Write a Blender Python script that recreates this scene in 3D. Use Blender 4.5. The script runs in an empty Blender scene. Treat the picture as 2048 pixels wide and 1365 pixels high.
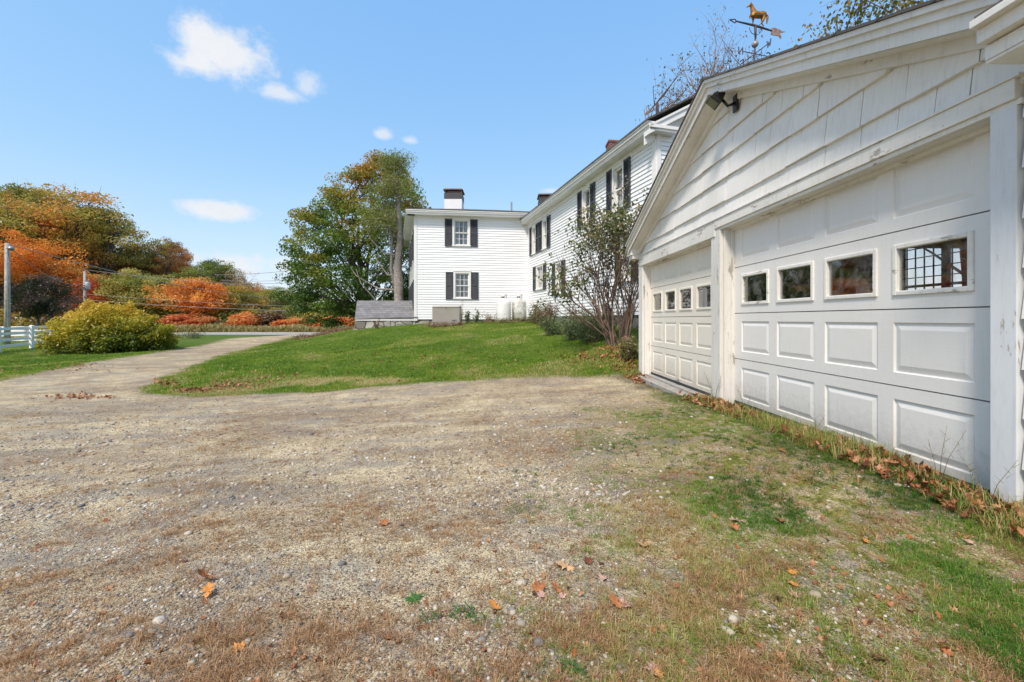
import bpy, math, random
import numpy as np
from mathutils import Vector, Matrix

random.seed(7)
rng = np.random.default_rng(7)
scene = bpy.context.scene
COL = scene.collection
FPX, CX, HY, CAMZ = 853.0, 1024.0, 639.0, 1.0     # focal length in px, principal x, horizon y, eye height

def at(u, v, d):
    """world point that lies d metres ahead along pixel (u, v)"""
    return ((u - CX) * d / FPX, d, CAMZ - (v - HY) * d / FPX)

# ---------------------------------------------------------------- noise
def _hash(ix, iy, seed):
    h = (ix.astype(np.int64) * 374761393 + iy.astype(np.int64) * 668265263 + seed * 974634777) & 0xFFFFFFFF
    h = ((h ^ (h >> 13)) * 1274126177) & 0xFFFFFFFF
    return ((h ^ (h >> 16)) & 0xFFFFFF) / float(0xFFFFFF)

def vnoise(x, y, seed=0):
    x = np.asarray(x, float); y = np.asarray(y, float)
    ix = np.floor(x); iy = np.floor(y); fx = x - ix; fy = y - iy
    fx = fx * fx * (3 - 2 * fx); fy = fy * fy * (3 - 2 * fy)
    a = _hash(ix, iy, seed); b = _hash(ix + 1, iy, seed); c = _hash(ix, iy + 1, seed); d = _hash(ix + 1, iy + 1, seed)
    return (a * (1 - fx) + b * fx) * (1 - fy) + (c * (1 - fx) + d * fx) * fy

def fbm(x, y, seed=0, oct=4):
    s = 0; a = .5; t = 0
    for i in range(oct):
        s = s + a * vnoise(np.asarray(x) * 2 ** i, np.asarray(y) * 2 ** i, seed + i * 17); t += a; a *= .5
    return s / t

def sstep(a, b, x):
    t = np.clip((np.asarray(x, float) - a) / (b - a), 0, 1)
    return t * t * (3 - 2 * t)

# ---------------------------------------------------------------- tagging
def tag(o, label=None, cat=None, group=None, kind=None):
    if label: o['label'] = label
    if cat: o['category'] = cat
    if group: o['group'] = group
    if kind: o['kind'] = kind
    return o

def empty(name, loc=(0, 0, 0), label=None, cat=None, group=None):
    o = bpy.data.objects.new(name, None); o.empty_display_size = .2
    COL.objects.link(o); o.location = loc
    return tag(o, label, cat, group)

class MB:
    """mesh collector in world coordinates"""
    def __init__(self): self.v = []; self.f = []
    def add(self, vs, fs):
        b = len(self.v); self.v.extend([tuple(p) for p in vs]); self.f.extend([tuple(i + b for i in f) for f in fs])
    def quad(self, a, b, c, d): self.add([a, b, c, d], [(0, 1, 2, 3)])
    def hexa(self, p):           # 8 points: bottom ring 0-3, top ring 4-7
        self.add(p, [(3, 2, 1, 0), (4, 5, 6, 7), (0, 1, 5, 4), (1, 2, 6, 5), (2, 3, 7, 6), (3, 0, 4, 7)])
    def box(self, x0, x1, y0, y1, z0, z1):
        self.hexa([(x0, y0, z0), (x1, y0, z0), (x1, y1, z0), (x0, y1, z0), (x0, y0, z1), (x1, y0, z1), (x1, y1, z1), (x0, y1, z1)])
    def fbox(self, F, s0, s1, h0, h1, o0, o1):
        P = F.p
        self.hexa([P(s0, h0, o1), P(s1, h0, o1), P(s1, h0, o0), P(s0, h0, o0), P(s0, h1, o1), P(s1, h1, o1), P(s1, h1, o0), P(s0, h1, o0)])
    def fpoly(self, F, pts, o0, o1):
        """pts: (s,h) outline counter-clockwise seen from outside, extruded from o0 (in) to o1 (out)"""
        n = len(pts)
        vs = [F.p(s, h, o1) for s, h in pts] + [F.p(s, h, o0) for s, h in pts]
        fs = [tuple(range(n)), tuple(range(2 * n - 1, n - 1, -1))]
        for i in range(n):
            j = (i + 1) % n; fs.append((j, i, i + n, j + n))
        self.add(vs, fs)
    def tube(self, pts, rad, sides=8, cap=True):
        pts = [Vector(p) for p in pts]; n = len(pts)
        if not hasattr(rad, '__len__'): rad = [rad] * n
        t0 = (pts[1] - pts[0]).normalized()
        up = Vector((0, 0, 1)) if abs(t0.z) < .9 else Vector((1, 0, 0))
        nrm = t0.cross(up).normalized(); vs = []
        for i in range(n):
            t = (pts[min(i + 1, n - 1)] - pts[max(i - 1, 0)])
            t = t.normalized() if t.length > 1e-9 else t0
            nrm = (nrm - t * nrm.dot(t))
            nrm = nrm.normalized() if nrm.length > 1e-6 else t.orthogonal().normalized()
            bn = t.cross(nrm)
            for k in range(sides):
                a = 2 * math.pi * k / sides
                vs.append(pts[i] + (nrm * math.cos(a) + bn * math.sin(a)) * rad[i])
        fs = []
        for i in range(n - 1):
            for k in range(sides):
                k2 = (k + 1) % sides
                fs.append((i * sides + k, i * sides + k2, (i + 1) * sides + k2, (i + 1) * sides + k))
        if cap:
            fs.append(tuple(range(sides - 1, -1, -1))); fs.append(tuple((n - 1) * sides + k for k in range(sides)))
        self.add(vs, fs)
    def lathe(self, c, prof, sides=32):
        vs = []; fs = []
        for r, z in prof:
            for k in range(sides):
                a = 2 * math.pi * k / sides
                vs.append((c[0] + r * math.cos(a), c[1] + r * math.sin(a), c[2] + z))
        for i in range(len(prof) - 1):
            for k in range(sides):
                k2 = (k + 1) % sides
                fs.append((i * sides + k, i * sides + k2, (i + 1) * sides + k2, (i + 1) * sides + k))
        fs.append(tuple(range(sides - 1, -1, -1))); n = len(prof)
        fs.append(tuple((n - 1) * sides + k for k in range(sides)))
        self.add(vs, fs)
    def mesh(self, name, smooth=False):
        me = bpy.data.meshes.new(name); me.from_pydata([tuple(v) for v in self.v], [], self.f); me.update()
        if smooth: me.polygons.foreach_set('use_smooth', [True] * len(me.polygons))
        return me
    def build(self, name, mat, parent=None, smooth=False, bevel=0, origin=None):
        me = self.mesh(name, smooth)
        o = bpy.data.objects.new(name, me); COL.objects.link(o)
        if mat: me.materials.append(mat)
        if parent is not None:
            o.parent = parent; o.matrix_parent_inverse = Matrix.Translation(-wloc(parent))
        if bevel:
            b = o.modifiers.new('bevel', 'BEVEL'); b.width = bevel; b.segments = 2; b.limit_method = 'ANGLE'; b.angle_limit = .7
        return o

def wloc(o):
    v = Vector(o.location)
    return v if o.parent is None else Vector((0, 0, 0)) + (wloc(o.parent) if o.type == 'EMPTY' else Vector((0, 0, 0)))

def np_mesh(name, V, quads=None, tris=None, tint=None, smooth=False):
    """fast mesh from numpy arrays; tint = per-vertex float attribute"""
    me = bpy.data.meshes.new(name)
    V = np.asarray(V, np.float32).reshape(-1, 3)
    nq = 0 if quads is None else len(quads); nt = 0 if tris is None else len(tris)
    loops = []; starts = []; totals = []
    if nq: loops.append(np.asarray(quads, np.int32).ravel()); starts.append(np.arange(nq) * 4); totals.append(np.full(nq, 4))
    if nt: loops.append(np.asarray(tris, np.int32).ravel()); starts.append(nq * 4 + np.arange(nt) * 3); totals.append(np.full(nt, 3))
    L = np.concatenate(loops)
    me.vertices.add(len(V)); me.vertices.foreach_set('co', V.ravel())
    me.loops.add(len(L)); me.loops.foreach_set('vertex_index', L)
    me.polygons.add(nq + nt)
    me.polygons.foreach_set('loop_start', np.concatenate(starts).astype(np.int32))
    try: me.polygons.foreach_set('loop_total', np.concatenate(totals).astype(np.int32))
    except Exception: pass
    if smooth: me.polygons.foreach_set('use_smooth', np.ones(nq + nt, bool))
    if tint is not None:
        a = me.attributes.new('tint', 'FLOAT', 'POINT'); a.data.foreach_set('value', np.asarray(tint, np.float32))
    me.update(calc_edges=True); me.validate()
    return me

def np_obj(name, me, mat, parent=None):
    o = bpy.data.objects.new(name, me); COL.objects.link(o)
    if mat: me.materials.append(mat)
    if parent is not None: o.parent = parent
    return o

class Frame:
    """wall frame: s to the right as seen from outside, h up (world z), o outward"""
    def __init__(self, x, y, ux, uy):
        l = math.hypot(ux, uy); self.x, self.y, self.ux, self.uy = x, y, ux / l, uy / l
        self.nx, self.ny = self.uy, -self.ux
    def p(self, s, h, o=0): return (self.x + self.ux * s + self.nx * o, self.y + self.uy * s + self.ny * o, h)

# ---------------------------------------------------------------- materials
class NT:
    def __init__(self, name):
        self.m = bpy.data.materials.new(name); self.m.use_nodes = True
        self.t = self.m.node_tree; self.t.nodes.clear()
        self.out = self.t.nodes.new('ShaderNodeOutputMaterial')
    def n(self, typ, **kw):
        nd = self.t.nodes.new(typ)
        for k, v in kw.items():
            if k.startswith('i_'):
                key = k[2:].replace('_', ' ')
                nd.inputs[key].default_value = v
            else: setattr(nd, k, v)
        return nd
    def l(self, a, b): self.t.links.new(a, b)
    def noise(self, scale, detail=4, rough=.55, vec=None, dist=0):
        nd = self.n('ShaderNodeTexNoise'); nd.inputs['Scale'].default_value = scale; nd.inputs['Detail'].default_value = detail
        nd.inputs['Roughness'].default_value = rough; nd.inputs['Distortion'].default_value = dist
        if vec is not None: self.l(vec, nd.inputs['Vector'])
        return nd.outputs['Fac']
    def map(self, scale=(1, 1, 1), coord='Object'):
        tc = self.n('ShaderNodeTexCoord'); mp = self.n('ShaderNodeMapping'); mp.inputs['Scale'].default_value = scale
        self.l(tc.outputs[coord], mp.inputs['Vector']); return mp.outputs['Vector']
    def ramp(self, fac, stops, interp='LINEAR'):
        r = self.n('ShaderNodeValToRGB'); r.color_ramp.interpolation = interp
        e = r.color_ramp.elements
        while len(e) > 1: e.remove(e[-1])
        e[0].position = stops[0][0]; e[0].color = col4(stops[0][1])
        for p, c in stops[1:]:
            x = e.new(p); x.color = col4(c)
        self.l(fac, r.inputs['Fac']); return r.outputs['Color']
    def mix(self, fac, a, b, blend='MIX'):
        nd = self.n('ShaderNodeMix', data_type='RGBA', blend_type=blend)
        for sock, val in ((nd.inputs[0], fac), (nd.inputs[6], a), (nd.inputs[7], b)):
            if hasattr(val, 'links'): self.l(val, sock)
            else: sock.default_value = col4(val) if sock != nd.inputs[0] else val
        return nd.outputs[2]
    def math(self, op, a, b=0, c=None, clamp=False):
        nd = self.n('ShaderNodeMath', operation=op); nd.use_clamp = clamp
        for sock, val in zip(nd.inputs, (a, b, c)):
            if val is None: continue
            if hasattr(val, 'links'): self.l(val, sock)
            else: sock.default_value = val
        return nd.outputs[0]
    def bump(self, h, strength=.3, dist=.01, normal=None):
        b = self.n('ShaderNodeBump'); b.inputs['Strength'].default_value = strength; b.inputs['Distance'].default_value = dist
        self.l(h, b.inputs['Height'])
        if normal is not None: self.l(normal, b.inputs['Normal'])
        return b.outputs['Normal']
    def pbr(self, color, rough=.6, normal=None, metallic=0, spec=.5):
        b = self.n('ShaderNodeBsdfPrincipled')
        for sock, val in ((b.inputs['Base Color'], color), (b.inputs['Roughness'], rough)):
            if hasattr(val, 'links'): self.l(val, sock)
            else: sock.default_value = col4(val) if sock.name == 'Base Color' else val
        b.inputs['Metallic'].default_value = metallic; b.inputs['Specular IOR Level'].default_value = spec
        if normal is not None: self.l(normal, b.inputs['Normal'])
        self.l(b.outputs[0], self.out.inputs['Surface']); return b

def col4(c):
    if isinstance(c, (int, float)): return (c, c, c, 1)
    return (c[0], c[1], c[2], 1)

def m_paint(name, color, dirt=.25, peel=0.0, rough=.5, grain=(1, 1, 1), dirtcol=(.33, .32, .27), wood=(.26, .235, .20), pscale=9):
    t = NT(name); v = t.map(grain)
    big = t.noise(.9, 5, .6, t.map((1, 1, .45)))
    fine = t.noise(14, 5, .65, v)
    c = t.mix(t.math('MULTIPLY', t.ramp(big, [(.42, 0), (.75, 1)]), dirt), color, dirtcol)
    c = t.mix(t.math('MULTIPLY', t.ramp(fine, [(.5, 0), (.8, 1)]), dirt * .7), c, dirtcol)
    st = t.noise(7, 5, .65, t.map((6, 6, .5)))
    c = t.mix(t.math('MULTIPLY', t.ramp(st, [(.52, 0), (.72, 1)]), dirt * .8), c, dirtcol)
    if 'door' in name:
        sp = t.n('ShaderNodeSeparateXYZ'); t.l(t.map(), sp.inputs[0])
        low = t.ramp(t.math('ADD', sp.outputs['Z'], t.math('MULTIPLY', t.noise(22, 6, .75, t.map()), .55)), [(.30, .5), (.62, 0)])
        c = t.mix(low, c, (.34, .29, .22))
        spk = t.ramp(t.noise(70, 3, .6, t.map()), [(.72, 0), (.75, .6)])
        c = t.mix(spk, c, (.30, .27, .22))
    h = t.noise(120, 3, .6, v)
    if peel > 0:
        pn = t.noise(pscale, 7, .72, v, .3)
        area = t.noise(1.7, 2, .5, t.map((1, 1, 1)))
        k = t.math('ADD', pn, t.math('MULTIPLY', t.math('SUBTRACT', area, .5), .35))
        th = .74 - peel * .2
        pm = t.ramp(k, [(th, 0), (th + .018, 1)])
        wc = t.mix(t.noise(40, 4, .6, v), wood, (wood[0] * 1.9, wood[1] * 1.9, wood[2] * 1.9))
        c = t.mix(pm, c, wc)
        h = t.math('SUBTRACT', t.math('MULTIPLY', h, .25), pm)
    t.pbr(c, rough, t.bump(h, .35, .004), spec=.35)
    return t.m

def m_plain(name, color, rough=.5, metallic=0, var=.15, scale=6, bump=.1, spec=.5):
    t = NT(name); v = t.map()
    n = t.noise(scale, 5, .6, v)
    dark = tuple(c * (1 - var * 1.6) for c in color); lite = tuple(min(1, c * (1 + var)) for c in color)
    t.pbr(t.ramp(n, [(.3, dark), (.7, lite)]), rough, t.bump(t.noise(scale * 12, 3, .6, v), bump, .005), metallic, spec)
    return t.m

def m_leaf(name, stops, trans=.35):
    """foliage: hue from the per-leaf tint, spread over the stops"""
    t = NT(name)
    a = t.n('ShaderNodeAttribute', attribute_name='tint', attribute_type='GEOMETRY')
    c = t.ramp(a.outputs['Fac'], [(i / (len(stops) - 1), s) for i, s in enumerate(stops)])
    d = t.n('ShaderNodeBsdfDiffuse'); tr = t.n('ShaderNodeBsdfTranslucent'); g = t.n('ShaderNodeBsdfGlossy'); g.inputs['Roughness'].default_value = .45
    t.l(c, d.inputs['Color']); t.l(c, tr.inputs['Color'])
    mx = t.n('ShaderNodeMixShader'); mx.inputs[0].default_value = trans
    t.l(d.outputs[0], mx.inputs[1]); t.l(tr.outputs[0], mx.inputs[2])
    m2 = t.n('ShaderNodeMixShader'); m2.inputs[0].default_value = .03
    t.l(mx.outputs[0], m2.inputs[1]); t.l(g.outputs[0], m2.inputs[2])
    t.l(m2.outputs[0], t.out.inputs['Surface'])
    return t.m

def m_glass(name, tint=(.9, .93, .95), refl=.09, dirt=.12):
    t = NT(name)
    tr = t.n('ShaderNodeBsdfTransparent'); tr.inputs[0].default_value = col4(tint)
    g = t.n('ShaderNodeBsdfGlossy'); g.inputs['Roughness'].default_value = .02
    lw = t.n('ShaderNodeLayerWeight'); lw.inputs['Blend'].default_value = .5
    n = t.noise(7, 6, .7, t.map()); d = t.n('ShaderNodeBsdfDiffuse'); d.inputs[0].default_value = (.5, .5, .47, 1)
    mx = t.n('ShaderNodeMixShader'); t.l(t.math('ADD', t.math('MULTIPLY', t.math('POWER', lw.outputs['Facing'], 3.0), .6), refl, clamp=True), mx.inputs[0])
    t.l(tr.outputs[0], mx.inputs[1]); t.l(g.outputs[0], mx.inputs[2])
    m2 = t.n('ShaderNodeMixShader'); t.l(t.math('MULTIPLY', t.ramp(n, [(.45, 0), (.75, 1)]), dirt), m2.inputs[0])
    t.l(mx.outputs[0], m2.inputs[1]); t.l(d.outputs[0], m2.inputs[2]); t.l(m2.outputs[0], t.out.inputs['Surface'])
    return t.m

def m_roof(name, c1, c2, course=.14, tabw=.3, axis='z'):
    t = NT(name); v = t.map()
    br = t.n('ShaderNodeTexBrick'); br.inputs['Scale'].default_value = 1
    br.inputs['Brick Width'].default_value = tabw; br.inputs['Row Height'].default_value = course
    br.inputs['Mortar Size'].default_value = .006; br.inputs['Color1'].default_value = col4(c1); br.inputs['Color2'].default_value = col4(c2)
    br.inputs['Mortar'].default_value = col4(tuple(x * .35 for x in c1)); br.inputs['Bias'].default_value = .1
    sx = t.n('ShaderNodeSeparateXYZ'); t.l(v, sx.inputs[0]); cb = t.n('ShaderNodeCombineXYZ')
    t.l(sx.outputs['X'], cb.inputs['X']); t.l(sx.outputs['Z' if axis == 'z' else 'Y'], cb.inputs['Y']); t.l(cb.outputs[0], br.inputs['Vector'])
    c = t.mix(t.math('MULTIPLY', t.noise(60, 4, .7, v), .5), br.outputs['Color'], tuple(x * .6 for x in c1))
    t.pbr(c, .9, t.bump(t.math('ADD', t.noise(150, 3, .6, v), br.outputs['Fac']), .4, .006), spec=.2)
    return t.m

WHITE = (.80, .80, .81)
M = dict(
    clap=m_paint('white_clapboard_paint', (.83, .835, .85), .10, 0, .5, dirtcol=(.45, .45, .42)),
    trim=m_paint('white_trim_paint', (.78, .77, .755), .18, 0, .5),
    gar=m_paint('weathered_white_shingle_paint', (.80, .78, .74), .36, .22, .6, (3, 3, .35), dirtcol=(.40, .39, .34), pscale=5),
    peel=m_paint('peeling_white_trim_paint', (.76, .74, .69), .34, .62, .6, (2.2, .8, 2.2), pscale=6),
    peelv=m_paint('peeling_white_post_paint', (.75, .73, .69), .38, .62, .6, (3.2, 3.2, .5), pscale=5),
    jamb=m_paint('blistered_white_jamb_paint', (.68, .70, .73), .25, .3, .6, (3, 3, .7), pscale=14),
    door=m_paint('white_garage_door_paint', (.75, .73, .70), .16, 0, .42, (.3, .3, 6), dirtcol=(.45, .44, .4)),
    door2=m_paint('cream_garage_door_paint', (.78, .735, .645), .2, 0, .45, (.3, .3, 6), dirtcol=(.45, .42, .36)),
    shutter=m_plain('charcoal_shutter_paint', (.045, .05, .062), .55, var=.2),
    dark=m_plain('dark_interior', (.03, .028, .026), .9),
    inner=m_plain('bare_wood_interior', (.11, .085, .06), .9),
    curtain=m_plain('pale_curtain_cloth', (.33, .34, .36), .9, var=.25, scale=9),
    lace=m_plain('white_blind_cloth', (.62, .62, .60), .9, var=.12, scale=9),
    glass=m_glass('window_glass', refl=.08),
    gglass=m_glass('dusty_garage_glass', (.95, .95, .95), .10, .22),
    roof=m_roof('grey_asphalt_shingles', (.10, .095, .09), (.15, .14, .13)),
    roof2=m_roof('weathered_grey_shingles', (.17, .165, .17), (.28, .27, .27), .1, .26),
    brick=None, stone=None,
    cwhite=m_paint('white_painted_chimney', (.75, .75, .77), .15),
    black=m_plain('black_plastic', (.012, .012, .014), .35, var=.1),
    band=m_plain('dark_flashing_band', (.05, .05, .055), .6),
    capm=m_plain('rusty_chimney_cap', (.22, .17, .14), .6, .4, .3),
    rust=m_plain('rusted_pipe', (.10, .06, .05), .75, .2, .3),
    pole=m_plain('weathered_grey_pole_wood', (.38, .35, .31), .9, var=.25, scale=5, bump=.4),
    steel=m_plain('galvanised_steel', (.35, .36, .37), .45, .7, .2),
    rubber=m_plain('black_rubber_seal', (.03, .032, .035), .7),
    gen=m_plain('taupe_generator_enclosure', (.31, .28, .25), .5, var=.06, scale=3),
    genlid=m_plain('taupe_generator_lid', (.36, .33, .29), .5, var=.06, scale=3),
    conc=m_plain('concrete_slab', (.35, .33, .30), .9, var=.2, scale=9, bump=.5),
    bark=m_plain('grey_brown_bark', (.13, .105, .085), .95, var=.35, scale=8, bump=.6),
    barkl=m_plain('pale_grey_bark', (.30, .265, .24), .95, var=.3, scale=8, bump=.6),
    barkd=m_plain('dark_lilac_bark', (.17, .115, .085), .95, var=.35, scale=8, bump=.6),
    fence=m_paint('white_fence_paint', (.86, .85, .83), .15, 0, .5),
    wire=m_plain('dull_aluminium_cable', (.25, .25, .25), .6),
    gold=m_plain('worn_gilt_copper', (.34, .155, .022), .55, .35, .45, 25, .3),
    iron=m_plain('rusty_wrought_iron', (.085, .07, .065), .65, .4, .35, 30, .3),
    vball=m_plain('weathered_copper_ball', (.33, .32, .30), .55, .4, .3, 30),
    vtail=m_plain('faded_copper_tail', (.42, .25, .17), .5, .5, .3, 25),
    lens=m_plain('frosted_lamp_lens', (.16, .16, .11), .3),
)

def _brick():
    t = NT('red_brick'); v = t.map()
    sx = t.n('ShaderNodeSeparateXYZ'); t.l(v, sx.inputs[0]); cb = t.n('ShaderNodeCombineXYZ')
    t.l(t.math('ADD', sx.outputs['X'], sx.outputs['Y']), cb.inputs['X']); t.l(sx.outputs['Z'], cb.inputs['Y'])
    br = t.n('ShaderNodeTexBrick'); t.l(cb.outputs[0], br.inputs['Vector']); br.inputs['Scale'].default_value = 1
    br.inputs['Brick Width'].default_value = .21; br.inputs['Row Height'].default_value = .075; br.inputs['Mortar Size'].default_value = .008
    br.inputs['Color1'].default_value = (.24, .065, .04, 1); br.inputs['Color2'].default_value = (.15, .045, .032, 1); br.inputs['Mortar'].default_value = (.3, .25, .22, 1)
    t.pbr(br.outputs['Color'], .9, t.bump(br.outputs['Fac'], -.4, .01), spec=.2); return t.m
M['brick'] = _brick()

def _stone():
    t = NT('lichened_fieldstone'); v = t.map((1, 1, 1.8))
    vo = t.n('ShaderNodeTexVoronoi'); vo.inputs['Scale'].default_value = 1.9; t.l(v, vo.inputs['Vector'])
    vd = t.n('ShaderNodeTexVoronoi', feature='DISTANCE_TO_EDGE'); vd.inputs['Scale'].default_value = 1.9; t.l(v, vd.inputs['Vector'])
    sp = t.n('ShaderNodeSeparateColor'); t.l(vo.outputs['Color'], sp.inputs[0])
    c = t.ramp(sp.outputs[0], [(0, (.20, .18, .16)), (.5, (.32, .30, .27)), (1, (.44, .42, .38))])
    c = t.mix(t.ramp(t.noise(9, 5, .7, v), [(.5, 0), (.7, .6)]), c, (.13, .13, .09))
    edge = t.ramp(vd.outputs['Distance'], [(0, 0), (.06, 1)])
    c = t.mix(edge, (.04, .035, .03), c)
    t.pbr(c, .95, t.bump(t.math('ADD', edge, t.noise(12, 5, .7, v)), .8, .04), spec=.2); return t.m
M['stone'] = _stone()

# ---------------------------------------------------------------- terrain
CTRL = [at(*c) for c in [
    (1250, 753, 8.1), (1024, 755, 8.1), (850, 768, 8.0), (700, 780, 7.8), (513, 792, 7.8), (342, 793, 8.0), (284, 788, 8.3),
    (0, 763, 10.3), (102, 742, 12.6), (205, 723, 15.5), (307, 706, 20), (410, 691, 26), (495, 675, 44), (325, 754, 10.4), (393, 732, 13.2),
    (478, 701, 20.5), (535, 687, 28), (584, 675, 42), (633, 672, 50), (0, 1365, 1.2), (0, 1000, 2.8), (0, 850, 5.2), (500, 850, 4.8),
    (1024, 850, 4.4), (1300, 820, 4.95), (1440, 800, 5.2), (1700, 900, 3.0), (1546, 832, 4.2), (1970, 985, 2.3), (1024, 1000, 2.5),
    (1024, 1365, 1.17), (1600, 1200, 1.55), (2048, 1365, 1.2), (700, 700, 14.5), (560, 720, 12.5), (420, 745, 10.4), (600, 690, 19),
    (700, 660, 21.2), (835, 651, 20.2), (1000, 646, 20.3), (900, 670, 15.5), (900, 720, 10.4), (1100, 720, 9.9), (1100, 680, 12.3),
    (1080, 655, 16), (1150, 655, 14), (1230, 682, 9.6), (1180, 703, 9.9), (1275, 748, 8.0), (60, 697, 25), (0, 730, 15.5), (103, 702, 23),
    (340, 688, 27), (220, 708, 20.5), (0, 660, 70), (340, 667, 57), (700, 667, 57), (450, 666, 58), (620, 672, 34)]] + [
    (3, -3, .05), (-5, -3, -.05), (-20, -5, -.4), (8, -5, .05), (5, 5, -.12), (6.5, 6.5, -.12), (4, 3.5, -.1), (8, 4, 0), (9, 12, .9), (7, 20, 1.0),
    (3, 25, .9), (-2, 30, .8), (-8, 30, .1), (-5, 40, -.4), (10, 45, 0), (40, 20, .5), (40, 60, -.5), (0, 57, -.87), (40, -30, 0),
    (-40, -20, -.8), (-60, 30, -.9), (-60, 70, -.9), (0, 100, -1), (-40, 100, -1), (60, 110, -1), (100, 0, 0), (-120, 0, -1), (0, -100, 0),
    (150, 100, -1), (-150, 150, -1), (0, 200, -1.2), (-15, 57, -.87), (-30, 57, -.87), (15, 57, -.87), (30, 57, -.87), (-50, 57, -.87)]
_c = np.array(CTRL)
def _tps(r2): return np.where(r2 > 1e-9, r2 * np.log(np.maximum(r2, 1e-9)), 0) * .5
_n = len(_c)
_K = _tps(((_c[:, None, :2] - _c[None, :, :2]) ** 2).sum(-1)) + np.eye(_n) * .6
_Pm = np.hstack([np.ones((_n, 1)), _c[:, :2]])
_A = np.vstack([np.hstack([_K, _Pm]), np.hstack([_Pm.T, np.zeros((3, 3))])])
_w = np.linalg.solve(_A, np.concatenate([_c[:, 2], [0, 0, 0]]))
def terrain_raw(x, y):
    x = np.asarray(x, float); y = np.asarray(y, float)
    r = np.hypot(x, y); k = np.minimum(1, 150 / np.maximum(r, 1e-6)); cx, cy = x * k, y * k
    out = _w[_n] + _w[_n + 1] * cx + _w[_n + 2] * cy
    for i in range(_n): out = out + _w[i] * _tps((cx - _c[i, 0]) ** 2 + (cy - _c[i, 1]) ** 2)
    near = 1 - sstep(10, 30, r)
    out = out + (fbm(x * 1.1, y * 1.1, 5, 3) - .5) * .05 * (1 - sstep(20, 60, r)) + (fbm(x * 5, y * 5, 9, 3) - .5) * .016 * near
    road = sstep(5.0, 3.5, np.abs(y - (57 + .04 * x)))
    return out * (1 - road) + (-.87) * road

def axis(lo, hi, f0, f1, step, grow):
    a = list(np.arange(f0, f1, step)); x = a[-1]; s = step
    while x < hi: s = max(step, s * grow); x += s; a.append(x)
    x = a[0]; s = step; b = []
    while x > lo: s = s * grow; x -= s; b.append(x)
    return np.array(b[::-1] + a)
GX = axis(-700, 700, -3.2, 3.2, .05, 1.022)
GY = axis(-60, 900, .8, 4.0, .05, 1.022)
XX, YY = np.meshgrid(GX, GY)
ZZ = terrain_raw(XX, YY)

def gz(x, y):
    x = np.asarray(x, float); y = np.asarray(y, float)
    i = np.clip(np.searchsorted(GX, x) - 1, 0, len(GX) - 2); j = np.clip(np.searchsorted(GY, y) - 1, 0, len(GY) - 2)
    fx = (x - GX[i]) / (GX[i + 1] - GX[i]); fy = (y - GY[j]) / (GY[j + 1] - GY[j])
    return (ZZ[j, i] * (1 - fx) + ZZ[j, i + 1] * fx) * (1 - fy) + (ZZ[j + 1, i] * (1 - fx) + ZZ[j + 1, i + 1] * fx) * fy
def g(x, y): return float(gz(x, y))

def gp(u, v):
    """ground point seen at pixel (u, v)"""
    ds = np.concatenate([np.arange(.8, 12, .02), np.arange(12, 75, .1)])
    x = (u - CX) * ds / FPX; z = CAMZ - (v - HY) * ds / FPX
    below = z < gz(x, ds)
    k = int(np.argmax(below)) if below.any() else len(ds) - 1
    return float(x[k]), float(ds[k])

def poly_px(pts): return np.array([gp(u, v) for u, v in pts])
lawnA = np.vstack([[gp(u, v) for u, v in [(640, 671), (584, 675), (535, 687), (496, 700), (478, 701), (435, 716), (393, 732), (355, 745), (318, 760), (290, 776), (284, 788),
        (342, 793), (430, 793), (513, 791), (600, 786), (700, 779), (850, 768), (1000, 758), (1100, 754), (1200, 755), (1262, 750)]], [(2.9, 8.2), (12, 8.6), (30, 12), (30, 50), (-10, 52.5)]])
lawnB = np.vstack([[gp(u, v) for u, v in [(0, 763), (60, 751), (102, 742), (150, 733), (205, 723), (307, 706), (360, 698), (410, 691), (440, 684), (495, 675)]], [(-27, 52.5), (-120, 50), (-120, 8)]])
def sdist(x, y, poly):
    """signed distance, + inside"""
    x = np.asarray(x, float); y = np.asarray(y, float)
    ins = np.zeros(x.shape, bool); dm = np.full(x.shape, 1e9); n = len(poly)
    for i in range(n):
        ax, ay = poly[i]; bx, by = poly[(i + 1) % n]
        c = ((ay > y) != (by > y)) & (x < (bx - ax) * (y - ay) / (by - ay + 1e-12) + ax); ins ^= c
        L = (bx - ax) ** 2 + (by - ay) ** 2 + 1e-12
        tt = np.clip(((x - ax) * (bx - ax) + (y - ay) * (by - ay)) / L, 0, 1)
        dm = np.minimum(dm, np.hypot(x - ax - tt * (bx - ax), y - ay - tt * (by - ay)))
    return np.where(ins, dm, -dm)

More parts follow.
